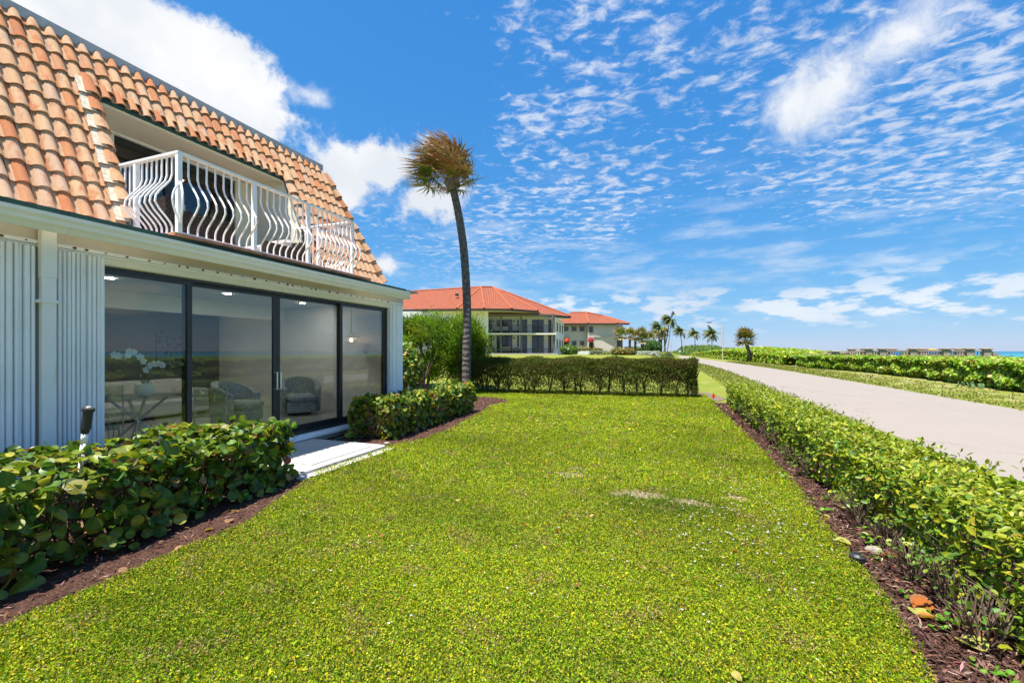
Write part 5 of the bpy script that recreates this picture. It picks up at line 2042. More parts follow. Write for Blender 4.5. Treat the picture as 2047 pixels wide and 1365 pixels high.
zg = EYE + (702 - 708) * 62 / FPX
NB = empty('condo_building', at(1030, 66), 'two storey white condo with orange tile roof and pillared balconies', 'building')
E_ = [Q(770, 64, 618), Q(913, 61.2, 617), Q(968, 60.2, 616.5), Q(1023, 60.2, 617), Q(1075, 61.5, 621), Q(1081, 63, 627), Q(1141, 68, 632), Q(1141, 84, 632)]
A_, B_, C_ = Q(962, 72, 574), Q(985, 73, 574.5), Q(800, 75, 584)
C0_ = Q(700, 74, 585)
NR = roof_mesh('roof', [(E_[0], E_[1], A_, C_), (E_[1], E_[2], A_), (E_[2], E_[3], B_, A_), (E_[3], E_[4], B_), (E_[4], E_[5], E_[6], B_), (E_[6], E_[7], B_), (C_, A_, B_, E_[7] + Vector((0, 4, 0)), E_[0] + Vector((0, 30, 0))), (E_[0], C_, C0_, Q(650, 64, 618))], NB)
for a, b in ((E_[1], A_), (E_[2], A_), (E_[3], B_), (E_[4], B_), (E_[6], B_), (A_, B_), (C_, A_)):
    k = 14
    mb = MB()
    for i in range(k):
        p, q = a.lerp(b, i / k), a.lerp(b, (i + 1.15) / k)
        mb.tube([p + Vector((0, 0, 0.02)), q + Vector((0, 0, 0.07))], [0.17, 0.13], 6, True)
    lp(mb, 'ridge_tiles', 'terracotta', NR)['kind'] = 'stuff'
mb = MB()
for a, b in zip(E_[:-1], E_[1:]):
    d1 = Vector((0, 0.12, 0))
    mb.add([a - Vector((0, 0, 0.02)), b - Vector((0, 0, 0.02)), b - Vector((0, 0, 0.34)), a - Vector((0, 0, 0.34)), a + d1 - Vector((0, 0, 0.02)), b + d1 - Vector((0, 0, 0.02)), b + d1 - Vector((0, 0, 0.34)), a + d1 - Vector((0, 0, 0.34))],
           [(0, 1, 2, 3), (7, 6, 5, 4), (3, 2, 6, 7), (0, 4, 5, 1)])
lp(mb, 'fascia', 'dark_wood', NB)
inn = [Q(770, 66, 618), Q(913, 64.5, 617), Q(968, 63.4, 617), Q(1023, 63.4, 617), Q(1068, 64.2, 621), Q(1078, 65.5, 627), Q(1126, 70, 632), Q(1128, 84, 632)]
mb = MB()
for k in range(len(E_) - 1):
    q = [Vector((p.x, p.y, e.z - 0.31)) for p, e in ((E_[k], E_[k]), (E_[k + 1], E_[k + 1]), (inn[k + 1], E_[k + 1]), (inn[k], E_[k]))]
    mb.add(q, [(0, 1, 2, 3)])
lp(mb, 'soffit', 'cream', NB)


def bx(p0, p1, d0, d1, y0, y1, ds=62.0):
    """box from picture-measured metres: px span, depth span, y span measured at distance ds"""
    x0, x1 = (p0 - 1023.5) * ds / FPX, (p1 - 1023.5) * ds / FPX
    z0, z1 = EYE + (702 - y1) * ds / FPX, EYE + (702 - y0) * ds / FPX
    return (x0, x1, d0, d1, min(z0, z1), max(z0, z1))


DW = 64.8
lp(MB().box(*bx(760, 968, 62.6, 78, 622, 712)), 'wall', 'house_white', NB)
lp(MB().box(*bx(968.2, 976, 61.9, 64.7, 622, 712)), 'pier', 'house_white', NB)
lp(MB().box(*bx(968.2, 1109, DW, 78, 629, 712)), 'wall', 'house_white', NB)
xr_ = (1109.2 - 1023.5) * 62 / FPX
xr2 = (1127 - 1023.5) * 78 / FPX
z0_, z1_ = zg - 0.3, EYE + 71 * 62 / FPX
lp(MB().add([(xr_, 62.6, z0_), (xr2, 78, z0_), (xr2 - 1, 78, z0_), (xr_, 78, z0_), (xr_, 62.6, z1_), (xr2, 78, z1_), (xr2 - 1, 78, z1_), (xr_, 78, z1_)],
            [(0, 1, 5, 4), (1, 2, 6, 5), (0, 4, 7, 3), (4, 5, 6, 7)]), 'wall', 'house_white', NB)
lp(MB().box(*bx(976.2, 1112, 61.8, 64.79, 665.8, 668.8)), 'balcony_slab', 'cream', NB)
lp(MB().box(*bx(950, 1114, 61.2, 64.79, 706.2, 712)), 'terrace_slab', 'pale_concrete', NB)
lp(MB().box(*bx(976.2, 1109, 62.0, 62.4, 627.8, 631)), 'beam', 'grey_column', NB)
lp(MB().box(*bx(976.2, 1109, 62.41, 64.79, 628.2, 628.6)), 'ceiling', 'cream', NB)
for c in (1001.5, 1042, 1108):
    for y0, y1 in ((631.1, 665.7), (668.9, 706.1)):
        lp(MB().box(*bx(c - 1.9, c + 1.9, 62.05, 62.4, y0, y1)), 'column', 'grey_column', NB)
dn = 0
for y0, y1 in ((636.5, 665.6), (669.5, 706.0)):
    for p0, p1, pan in ((991.5, 1024, 3), (1065.5, 1089.5, 2), (976.6, 982, 1), (1034.5, 1038, 1), (1043.8, 1055, 1), (1099.5, 1105, 1)):
        s = DW / 62.0
        b = bx(p0, p1, DW - 0.08, DW - 0.002, y0, y1)
        dr = lp(MB().box(*b), 'door', 'dark_wood', NB)
        wdt = (b[1] - b[0]) / pan
        for k in range(pan):
            lp(MB().box(b[0] + wdt * k + 0.07, b[0] + wdt * (k + 1) - 0.05, DW - 0.1, DW - 0.081, b[4] + 0.12, b[5] - 0.1), 'pane', 'dark_glass', dr)
for y0 in (637.5, 672.5):
    for p in (985.7, 1028.5):
        lp(MB().box(*bx(p - 1, p + 1, DW - 0.25, DW - 0.003, y0, y0 + 4)), 'wall_lantern', 'dark_metal', NB)
for k in range(3):
    for y0, y1 in ((640, 660), (676, 698)):
        t = 0.2 + 0.28 * k
        xa = xr_ + (xr2 - xr_) * t
        da = 62.6 + 15.4 * t
        xb = xr_ + (xr2 - xr_) * (t + 0.1)
        db = 62.6 + 15.4 * (t + 0.1)
        z0w, z1w = EYE + (702 - y1) * 62 / FPX, EYE + (702 - y0) * 62 / FPX
        e = Vector((0.05, -0.02, 0))
        wn = lp(MB().add([Vector((xa, da, z0w)) + e, Vector((xb, db, z0w)) + e, Vector((xb, db, z1w)) + e, Vector((xa, da, z1w)) + e, (xa, da, z0w), (xb, db, z0w), (xb, db, z1w), (xa, da, z1w)], [(0, 1, 2, 3), (0, 4, 5, 1), (3, 2, 6, 7), (0, 3, 7, 4), (1, 5, 6, 2)]), 'window', 'dark_glass', NB)
for y0, y1, tag_ in ((649.5, 665.6, 'up'), (696.5, 706.0, 'down')):
    for p0, p1 in ((976.4, 999.4), (1003.6, 1040), (1044.2, 1106)):
        b = bx(p0, p1, 62.1, 62.14, y0, y1)
        mb = MB().box(b[0], b[1], 62.08, 62.16, b[5] - 0.06, b[5]).box(b[0], b[1], 62.09, 62.15, b[4] + 0.08, b[4] + 0.12)
        x = b[0] + 0.08
        while x < b[1]:
            mb.box(x, x + 0.035, 62.10, 62.135, b[4] + 0.121, b[5] - 0.061)
            x += 0.16
        lp(mb, 'railing', 'dark_metal', NB)
for p in (818, 880, 914):
    c = E_[0].lerp(A_, 0.5)
q = Q(913.5, 66.5, 588)
lp(MB().bevbox(q.x - 0.25, q.x + 0.25, q.y - 0.3, q.y + 0.3, q.z - 0.25, q.z + 0.1, 0.05), 'roof_vent', 'dark_metal', NR)


def patio_seat(px_, y_, d, wd, mat, label):
    q = Q(px_, d, y_)
    p = ROTV @ q
    r = empty('patio_seat', p, label, 'armchair', None)
    x, y, z = q
    lp(MB().box(x - wd / 2, x + wd / 2, y - 0.35, y + 0.35, z + 0.15, z + 0.34), 'base', 'dark_wood', r)
    lp(MB().bevbox(x - wd / 2 + 0.06, x + wd / 2 - 0.06, y - 0.33, y + 0.2, z + 0.342, z + 0.48, 0.04), 'seat_cushion', mat, r)
    lp(MB().bevbox(x - wd / 2 + 0.06, x + wd / 2 - 0.06, y + 0.21, y + 0.38, z + 0.342, z + 0.95, 0.05), 'back_cushion', mat, r)
    for s in (-1, 1):
        lp(MB().box(x + s * wd / 2 - 0.05, x + s * wd / 2 + 0.05, y - 0.35, y + 0.35, z, z + 0.62), 'armrest', 'dark_wood', r)


patio_seat(1011, 706.3, 63.6, 1.7, 'tan_cushion', 'tan cushioned sofa on the condo ground terrace')
patio_seat(1033, 706.3, 63.4, 0.95, 'tan_cushion', 'tan cushioned chair on the condo ground terrace')
patio_seat(982, 706.3, 63.4, 0.85, 'tan_cushion', 'tan cushioned chair by the white pier of the condo terrace')
patio_seat(1010, 665.8, 63.5, 1.0, 'white_cloth', 'white cushioned chair in the middle of the condo balcony')
patio_seat(1030, 665.8, 63.5, 1.0, 'white_cloth', 'white cushioned chair by a grey column on the condo balcony')
patio_seat(993, 665.8, 63.5, 0.95, 'white_cloth', 'white cushioned chair near the white pier on the condo balcony')

# cream building further on
CB = empty('cream_building', at(1195, 98), 'two storey cream building with orange tile roof and small awnings', 'building')
DS = 94.0


def bc(p0, p1, d0, d1, y0, y1):
    return bx(p0, p1, d0, d1, y0, y1, DS)


lp(MB().box(*bc(1120, 1174.8, 95.2, 108, 646.5, 708)), 'wall', 'house_cream', CB)
lp(MB().box(*bc(1175, 1233, 94.0, 108, 646.5, 708)), 'wall', 'house_cream', CB)
lp(MB().box(*bc(1186, 1234, 93.85, 93.995, 671.5, 673.5)), 'string_course', 'house_cream', CB)
lp(MB().box(*bc(1233.2, 1252, 97, 116, 648, 708)), 'wall', 'house_cream', CB)
ev = 646.0
P0, P1, P2, P3 = Q(1110, 94.2, ev + 0.2), Q(1176, 93.6, ev), Q(1234.5, 92.8, ev), Q(1258, 96.5, ev + 0.5)
T0, T1, T2 = Q(1140, 103, 625), Q(1172, 103, 624.5), Q(1205, 104, 631)
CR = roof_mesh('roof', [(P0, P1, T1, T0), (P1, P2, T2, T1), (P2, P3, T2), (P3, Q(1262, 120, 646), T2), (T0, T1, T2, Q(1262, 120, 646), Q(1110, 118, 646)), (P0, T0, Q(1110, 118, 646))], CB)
for a, b in ((P1, T1), (P2, T2), (T0, T1), (T1, T2), (P3, T2)):
    lp(MB().tube([a + Vector((0, 0, 0.05)), b + Vector((0, 0, 0.05))], 0.16, 6), 'ridge_tiles', 'terracotta', CR)
mb = MB()
for a, b in ((P0, P1), (P1, P2), (P2, P3)):
    mb.add([a, b, b - Vector((0, 0, 0.28)), a - Vector((0, 0, 0.28)), a + Vector((0, 0.5, 0)), b + Vector((0, 0.5, 0)), b + Vector((0, 0.5, -0.28)), a + Vector((0, 0.5, -0.28))], [(0, 1, 2, 3), (3, 2, 6, 7), (4, 7, 6, 5)])
lp(mb, 'fascia', 'dark_wood', CB)
for p0, p1, y0, y1, d in ((1129, 1137, 653, 661, 95.2), (1145, 1153.5, 653, 661, 95.2), (1161, 1169.5, 653, 661.5, 95.2), (1177.5, 1185, 653, 664, 94.0), (1145.5, 1153.5, 682, 690, 95.2), (1161.5, 1169.5, 682, 690, 95.2)):
    b = bc(p0, p1, d - 0.14, d - 0.003, y0, y1)
    wn = lp(MB().box(b[0] - 0.1, b[1] + 0.1, d - 0.1, d - 0.003, b[4] - 0.1, b[5] + 0.1), 'window', 'tan_cushion', CB)
    lp(MB().box(b[0], b[1], d - 0.14, d - 0.101, b[4], b[5]), 'pane', 'dark_glass', wn)
b = bc(1177.5, 1185.5, 93.85, 93.997, 683.5, 700)
lp(MB().box(*b), 'door', 'dark_wood', CB)
b = bc(1128.5, 1138, 95.05, 95.197, 683.5, 700)
lp(MB().box(*b), 'door', 'dark_wood', CB)
lp(MB().box(*bc(1239, 1248, 96.8, 96.997, 678, 702)), 'door', 'dark_glass', CB)
for pc, d, mt in ((1181.3, 93.8, 'red_awning'), (1133, 95.0, 'orange_awning')):
    q = Q(pc, d, 683.2)
    mb = MB()
    vs, fs = [], []
    for i in range(7):
        f = rad(90 * i / 6)
        for j in range(9):
            g = math.pi * j / 8
            vs.append(q + Vector((0.62 * math.cos(g) * (0.35 + 0.65 * math.cos(f)), -0.75 * math.sin(g) * math.cos(f), 0.95 * math.sin(f))))
    for i in range(6):
        for j in range(8):
            fs.append((i * 9 + j, i * 9 + j + 1, i * 9 + 10 + j, i * 9 + 9 + j))
    lp(mb.add(vs, fs), 'awning', mt, CB)
# white buildings glimpsed beyond
tag(MB().box(*bx(1308, 1318, 230, 240, 684, 706, 230)).xform(ROTV).build('white_house', 'white_wall'), 'small white house glimpsed between the distant palms', 'house')


# shrubs in the neighbours' gardens
def shrub(px_, d, wd, h, dep, pal, n, label, cat='bush', sz=(0.16, 0.3), flat=False, wts=None):
    c = at(px_, d)
    r = empty('shrub' if cat == 'bush' else 'garden_hedge' if cat == 'hedge' else 'round_tree', c, label, cat)
    u = unit(rng.normal(size=(n, 3)))
    rr = (0.72 + 0.32 * rng.random((n, 1)))
    sh = np.array([wd / 2, dep / 2, h / 2])
    L3 = u * sh * rr
    if flat:
        L3 = np.clip(u * 1.6, -1, 1) * sh * (0.9 + 0.14 * rng.random((n, 1)))
    L3 *= 1 + 0.12 * waves(u[:, 0] * 3, u[:, 2] * 3 + u[:, 1])[:, None]
    Mx = np.array([[RX, FX, 0], [RY, FY, 0], [0, 0, 1]])
    P = L3 @ Mx.T + np.array([c[0], c[1], c[2] + h / 2])
    P[:, 2] = np.maximum(P[:, 2], c[2] + 0.02)
    link('foliage', leaves('foliage', P, up_bias(u @ Mx.T, 0.4, 0.5), rng.uniform(*sz, n), pick(pal, n, 0.2, wts), t_diamond(0.7), 'leaf', None), r)['kind'] = 'stuff'
    mb = MB()
    for k in range(7):
        a = rng.random() * 6.283
        mb.tube([(c[0] + 0.15 * math.cos(a), c[1] + 0.15 * math.sin(a), c[2]), (c[0] + 0.3 * wd * math.cos(a) * 0.7, c[1] + 0.3 * dep * math.sin(a), c[2] + h * 0.7)], [0.05, 0.02], 4, False)
    mb.build('stems', 'twig', r)
    return r


GR = [(0.09, 0.18, 0.02), (0.14, 0.22, 0.02), (0.055, 0.12, 0.02)]
CR_ = [(0.10, 0.15, 0.02), (0.22, 0.20, 0.025), (0.33, 0.12, 0.02), (0.06, 0.12, 0.02)]
shrub(1137, 61, 2.6, 1.35, 2.2, GR, 1300, 'rounded bright green shrub by the condo corner')
shrub(1168, 78, 2.6, 1.25, 2, CR_, 900, 'mixed yellow green shrub under the small cream building windows')
shrub(1193, 80, 2.2, 1.1, 2, CR_, 800, 'mixed reddish shrub beside the red awning door')
shrub(1236, 56, 1.9, 0.95, 1.8, CR_, 1000, 'green and orange croton shrub below the cream wall')
shrub(1251, 54, 2.6, 0.85, 1.8, CR_, 1200, 'orange leaved croton shrub beside the low white wall')
shrub(1305, 100, 3.6, 2.7, 3.4, [(0.05, 0.14, 0.02), (0.075, 0.18, 0.02)], 1600, 'dense round green tree in front of the palms', 'tree', (0.25, 0.42))
shrub(1268, 96, 6.5, 1.1, 2, GR, 1200, 'low green planting behind the white garden wall', 'bush', (0.25, 0.4))
SG = [(0.18, 0.22, 0.13), (0.24, 0.28, 0.18), (0.12, 0.16, 0.08)]
shrub(1205, 60, 3.4, 0.55, 1.0, SG, 1300, 'silver green low hedge beside the croton shrub', 'hedge', (0.10, 0.18), True)
shrub(1300, 57, 5.0, 0.5, 1.0, SG, 1700, 'silver green low hedge along the low white wall', 'hedge', (0.10, 0.18), True)
shrub(1335, 60, 1.4, 0.6, 1.0, [(0.07, 0.13, 0.03), (0.15, 0.2, 0.08)], 500, 'small dark hedge end beside the road', 'hedge', (0.10, 0.18), True)
for p0, p1, d, nm in ((1268, 1318, 63, 'low white garden wall in front of the palms'), (1155, 1182, 66, 'short white garden wall by the cream building')):
    a, b = at(p0, d), at(p1, d)
    z = float(mound((a[0] + b[0]) / 2, (a[1] + b[1]) / 2))
    tag(MB().box((p0 - 1023.5) * d / FPX, (p1 - 1023.5) * d / FPX, d - 0.12, d + 0.12, min(a[2], b[2], z) - 0.2, max(a[2], b[2]) + 0.52).xform(ROTV).build('garden_wall', 'white_wall'), nm, 'wall')


# ------------------------------------------------------------------ lawn blades and ground litter
SANDP = [(-1.27, 5.58, 0.24, 0.10), (-0.36, 5.08, 0.27, 0.13), (0.16, 4.98, 0.2, 0.09), (-1.2, 5.9, 0.14, 0.08), (0.62, 5.3, 0.14, 0.07), (-0.62, 5.02, 0.1, 0.06)]


def lawn_points(d0, d1, dens):
    n = int(dens * 9.05 * 17.0 / 2) + 1
    X = rng.uniform(-7.6, 1.45, n * 2)
    Y = rng.uniform(0.4, 17.4, n * 2)
    d = X * FX + Y * FY
    r = X * RX + Y * RY
    ok = (d > d0) & (d <= d1) & (np.abs(r) < 1.30 * d + 0.4) & inside(LAWN, X, Y)
    k = int(len(X) * dens / (len(X) / (9.05 * 17.0)))
    X, Y = X[ok], Y[ok]
    tgt = 9.05 * 17.0
    frac = min(1.0, dens * tgt / (n * 2))
    sel = rng.random(len(X)) < frac
    X, Y = X[sel], Y[sel]
    bare = np.zeros(len(X))
    for sx, sy, a, b in SANDP:
        q = ((X - sx) / a) ** 2 + ((Y - sy) / b) ** 2
        bare = np.maximum(bare, np.clip(1.5 - q, 0, 1) * 0.82)
    fe = waves(X * 0.55 + 0.4 * Y, Y * 0.5)
    keep = rng.random(len(X)) > bare
    return X[keep], Y[keep], fe[keep]


LP, LN, LS, LC = [], [], [], []
BP_, BN_, BT_, BS_, BC_ = [], [], [], [], []
for d0, d1, dens, sz in ((1.6, 3.4, 21000, 0.0145), (3.4, 5.2, 10500, 0.0165), (5.2, 8.5, 4800, 0.024), (8.5, 18, 1900, 0.038)):
    X, Y, fe = lawn_points(d0, d1, dens)
    n = len(X)
    if n == 0:
        continue
    S = sz * rng.uniform(0.6, 1.35, n)
    big_ = rng.random(n) < 0.012
    S = np.where(big_, S * 1.9, S)
    Z = 0.012 + rng.random(n) * 0.035 + 0.006 * waves(X * 4, Y * 4)
    C = pick([(0.30, 0.345, 0.010), (0.20, 0.30, 0.010), (0.44, 0.42, 0.014), (0.10, 0.18, 0.010), (0.48, 0.36, 0.04), (0.40, 0.22, 0.08), (0.50, 0.43, 0.22)], n, 0.24, [3.8, 4.4, 2.2, 2.6, 0.6, 0.5, 0.3])
    f_ = np.clip(0.5 + 0.5 * fe, 0, 1)[:, None]
    C = C * (0.90 + 0.32 * f_)
    pt = waves(X * 0.85 + 2.0 + 0.5 * Y, Y * 0.8) + 0.5 * waves(X * 2.3, Y * 2.0 + 1.0)
    dkp = np.clip((pt - 0.05) * 1.3, 0, 1)[:, None]
    C = C * (1 - 0.16 * dkp * np.array([1.0, 0.5, 1.0])) * (1 + 0.06 * (1 - dkp))
    brp = (np.clip((waves(X * 2.6 + 5.0, Y * 2.1 + 1.0) - 0.5) * 2.0, 0, 1) * 0.35 > rng.random(n))[:, None]
    C = np.where(brp, pick([(0.36, 0.25, 0.10), (0.26, 0.15, 0.07), (0.42, 0.34, 0.16)], n, 0.2), C)
    # one darker, bluish tuft patch
    q = np.exp(-(((X + 0.05) / 0.55) ** 2 + ((Y - 4.75) / 0.33) ** 2))[:, None]
    C = C * (1 - 0.45 * q) + np.array([0.03, 0.10, 0.02]) * 0.4 * q
    LP.append(np.column_stack([X, Y, Z]))
    LN.append(unit(np.array([0, 0, 1.0]) + rng.normal(0, 0.6, (n, 3))))
    LS.append(S)
    LC.append(C)
    m_ = int(n * 0.45)
    i = rng.integers(0, n, m_)
    BP_.append(np.column_stack([X[i] + rng.normal(0, 0.02, m_), Y[i] + rng.normal(0, 0.02, m_), np.full(m_, 0.006)]))
    BN_.append(rng.normal(0, 1, (m_, 3)) * np.array([1, 1, 0.3]))
    BT_.append(unit(np.array([0, 0, 0.8]) + rng.normal(0, 0.55, (m_, 3))))
    BS_.append(np.minimum(sz, 0.021) * rng.uniform(1.6, 4.0, m_))
    BC_.append(C[i] * rng.uniform(0.8, 1.25, (m_, 1)))
gr = link('lawn_leaves', leaves('lawn_leaves', np.concatenate(LP), np.concatenate(LN), np.concatenate(LS), np.clip(np.concatenate(LC), 0.01, 0.6), t_diamond(0.52), 'leaf_matt'))
tag(gr, 'bright yellow green broadleaf lawn', 'grass', None, 'stuff')
gr = link('lawn_blades', leaves('lawn_blades', np.concatenate(BP_), np.concatenate(BN_), np.concatenate(BS_), np.clip(np.concatenate(BC_), 0.01, 0.6), t_diamond(0.13), 'leaf_matt', np.concatenate(BT_)))
tag(gr, 'thin grass blades in the lawn', 'grass', None, 'stuff')
# pale coarse grass tufts
k = 34
tx, ty = rng.uniform(-3.0, 1.0, k), rng.uniform(1.9, 6.5, k)
m_ = 12
TP = np.repeat(np.column_stack([tx, ty, np.full(k, 0.008)]), m_, 0) + rng.normal(0, 0.02, (k * m_, 3)) * np.array([1, 1, 0])
gr = link('coarse_tufts', leaves('coarse_tufts', TP, rng.normal(size=(k * m_, 3)), rng.uniform(0.05, 0.11, k * m_), pick([(0.25, 0.33, 0.06), (0.18, 0.27, 0.04)], k * m_), t_diamond(0.11), 'leaf_matt', unit(np.array([0, 0, 0.45]) + rng.normal(0, 0.6, (k * m_, 3)))))
tag(gr, 'pale coarse grass tufts in the lawn', 'grass', None, 'stuff')
# verge grass along the road
n = 26000
yv = 12 + 60 * rng.random(n) ** 1.6
side = rng.random(n) < 0.4
cxr = np.array([road_x(t) for t in yv])
ed = rng.exponential(0.10, n) * (0.6 + 0.6 * waves(yv * 0.8, yv * 0.37))
xv = np.where(side, cxr - 2.46 - 1.9 * rng.random(n) + ed, cxr + 2.46 + 3.4 * rng.random(n) ** 1.3 - ed)
vv = ~((~side) & (waves(xv * 1.1, yv * 0.7) > 0.15) & (xv > cxr + 3.4))
xv, yv = xv[vv], yv[vv]
n = len(xv)
sv = 0.05 + 0.0022 * yv
gr = link('verge_grass', leaves('verge_grass', np.column_stack([xv, yv, np.full(n, 0.004)]), rng.normal(0, 0.5, (n, 3)) + np.array([0, 0, 0.5]), sv * rng.uniform(0.7, 1.5, n), pick([(0.17, 0.21, 0.03), (0.24, 0.24, 0.05), (0.12, 0.18, 0.025), (0.33, 0.28, 0.12)], n, 0.2), t_diamond(0.3), 'leaf_matt', unit(np.array([0, 0, 0.7]) + rng.normal(0, 0.6, (n, 3)))))
tag(gr, 'dry short grass on the road verges', 'grass', None, 'stuff')

for i, (sx, sy, a, b) in enumerate(SANDP):
    poly = []
    for k in range(18):
        t = 2 * math.pi * k / 18
        q = 1 + 0.25 * math.sin(3 * t + i) + 0.12 * math.sin(7 * t + 2 * i)
        poly.append((sx + a * 1.15 * q * math.cos(t), sy + b * 1.15 * q * math.sin(t)))
    sheet('sand_patch', poly, 0.009 + 0.0004 * i, 'sand')

# white lawn flowers
k = 300
cl = np.array([(-0.3, 4.6), (0.5, 4.2), (0.75, 4.6), (0.7, 5.2), (0.3, 3.7), (0.85, 6.2), (-0.4, 5.8), (0.9, 7.4), (0.2, 6.4), (-3.2, 6.5), (-3.0, 7.6), (-1.6, 3.0), (0.8, 8.8)])
ci = rng.choice(len(cl), k, p=np.array([2, 3, 3, 3, 1.4, 2, 0.8, 2, 1, 0.7, 0.7, 0.5, 1.2]) / 21.3)
FP = np.column_stack([cl[ci] + rng.normal(0, 0.34, (k, 2)), rng.uniform(0.045, 0.06, k)])
FP[:40, :2] = np.column_stack([rng.uniform(-3.0, 1.0, 40), rng.uniform(2.0, 11.0, 40)])
FP = FP[inside(LAWN, FP[:, 0], FP[:, 1])]
pet = np.repeat(FP, 4, 0)
ang = np.tile(np.arange(4) * math.pi / 2, len(FP))
T = np.column_stack([np.cos(ang), np.sin(ang), np.full(len(ang), 0.15)])
gr = link('lawn_flowers', leaves('lawn_flowers', pet, np.tile([[0, 0, 1.0]], (len(pet), 1)), np.full(len(pet), 0.0105), np.tile([[0.72, 0.66, 0.74]], (len(pet), 1)), t_diamond(0.8), 'petal', T))
tag(gr, 'tiny white flowers scattered through the lawn', 'flowers', None, 'stuff')

# mulch chips
n = 50000
X = np.concatenate([rng.uniform(1.05, 2.0, int(n * 0.62)), -3.4 - 3.8 * rng.random(n - int(n * 0.62)) ** 1.6])
Y = np.concatenate([1.2 + 13.5 * rng.random(int(n * 0.62)) ** 1.8, rng.uniform(0.9, 14.3, n - int(n * 0.62))])
ok = inside(BEDR, X, Y) | (inside(BEDL, X, Y) & ~((X > -6) & (X < -4.2) & (Y > 4.15) & (Y < 6.02)))
X, Y = X[ok], Y[ok]
n = len(X)
P = np.column_stack([X, Y, 0.014 + 0.018 * rng.random(n)])
S = rng.uniform(0.02, 0.065, n) * (1 + 0.06 * Y)
gr = link('bark_mulch', leaves('bark_mulch', P, np.array([0, 0, 1.0]) + rng.normal(0, 0.35, (n, 3)), S, pick([(0.10, 0.05, 0.036), (0.055, 0.026, 0.02), (0.17, 0.095, 0.07), (0.25, 0.17, 0.13)], n, 0.25, [4, 3, 2, 0.6]), t_diamond(0.2, 0.03), 'chips'))
tag(gr, 'loose dark brown bark mulch', 'mulch', None, 'stuff')
# small weeds in the mulch
k = 46
wx_, wy_ = rng.uniform(1.2, 1.62, k), 2.4 + 6 * rng.random(k) ** 1.6
m_ = 6
P = np.repeat(np.column_stack([wx_, wy_, np.full(k, 0.035)]), m_, 0) + rng.normal(0, 0.028, (k * m_, 3)) * np.array([1, 1, 0.3])
gr = link('mulch_weeds', leaves('mulch_weeds', P, np.array([0, 0, 1.0]) + rng.normal(0, 0.35, P.shape), rng.uniform(0.022, 0.045, len(P)), pick([(0.09, 0.22, 0.02), (0.13, 0.26, 0.02)], len(P)), t_round(3), 'leaf'))
tag(gr, 'small round leaved weeds in the mulch', 'weeds', None, 'stuff')


# fallen leaves
def fallen(x, y, s, col, tilt, label, group, z=0.03):
    tv, tf = t_round(7, 0.22)
    tv = tv.copy()
    tv[:, 2] += 0.16 * (tv[:, 0] - 0.5) ** 2
    nr = np.array([[rnd.uniform(-tilt, tilt), rnd.uniform(-tilt, tilt), 1.0]])
    X, Y, Z = frames(nr)
    Vv = s * (tv[:, :1] * X + tv[:, 1:2] * Y + tv[:, 2:3] * Z)
    Vv[:, 2] -= Vv[:, 2].min()
    me = fastmesh('fallen_leaf', Vv, tf, 'leaf_matt', np.tile(np.array([col]), (len(tv), 1)))
    o = link('fallen_leaf', me, None, (x, y, z - 0.012))
    return tag(o, label, 'leaf', group)


OR, YG, BR = (0.44, 0.13, 0.025), (0.42, 0.42, 0.10), (0.33, 0.14, 0.06)
for x, y, s, c in ((1.38, 3.42, 0.10, OR), (1.49, 3.46, 0.11, BR), (1.43, 3.28, 0.09, (0.5, 0.24, 0.05)), (1.58, 3.30, 0.11, OR), (1.53, 3.14, 0.09, BR), (1.62, 4.15, 0.11, OR), (1.72, 4.25, 0.10, (0.5, 0.22, 0.08)), (1.5, 4.2, 0.1, BR),
                   (1.68, 6.0, 0.15, OR), (1.75, 5.85, 0.14, (0.6, 0.3, 0.05)), (1.62, 6.25, 0.12, OR), (1.35, 4.95, 0.06, OR)):
    fallen(x, y, s, c, 0.5, 'curled orange fallen leaf on the mulch by the low hedge', 'orange leaves on the mulch')
for x, y, s in ((1.38, 3.3, 0.10), (1.52, 3.02, 0.13), (1.24, 4.35, 0.11), (1.33, 5.0, 0.06)):
    fallen(x, y, s, YG, 0.2, 'flat yellow green fallen leaf on the mulch', 'green leaves on the mulch')
for x, y in ((-3.85, 2.75), (-3.72, 2.35), (-3.9, 2.95), (-3.7, 1.95), (-4.1, 3.1)):
    fallen(x, y, 0.07, (0.40, 0.22, 0.12), 0.4, 'dry tan fallen leaf in the shade under the long hedge', 'tan leaves under the hedge')
for x, y, s, c in ((-1.75, 5.1, 0.05, OR), (-0.93, 3.7, 0.045, OR), (-1.25, 3.75, 0.04, OR), (-0.72, 4.2, 0.05, (0.62, 0.4, 0.2)), (0.42, 3.83, 0.045, OR), (-2.15, 4.15, 0.045, (0.6, 0.45, 0.15)), (-1.0, 4.1, 0.04, OR),
                   (0.25, 2.35, 0.05, (0.5, 0.4, 0.12)), (-2.3, 3.1, 0.05, BR), (-0.6, 2.9, 0.04, BR), (-0.25, 3.85, 0.04, BR), (-2.9, 9.5, 0.09, (0.6, 0.35, 0.15)), (-1.0, 12.4, 0.09, BR), (-3.6, 12.0, 0.1, (0.6, 0.35, 0.15)), (-2.0, 10.5, 0.08, OR)):
    fallen(x, y, s, c, 0.3, 'small dry orange leaf lying on the lawn', 'dry leaves on the lawn', 0.045)

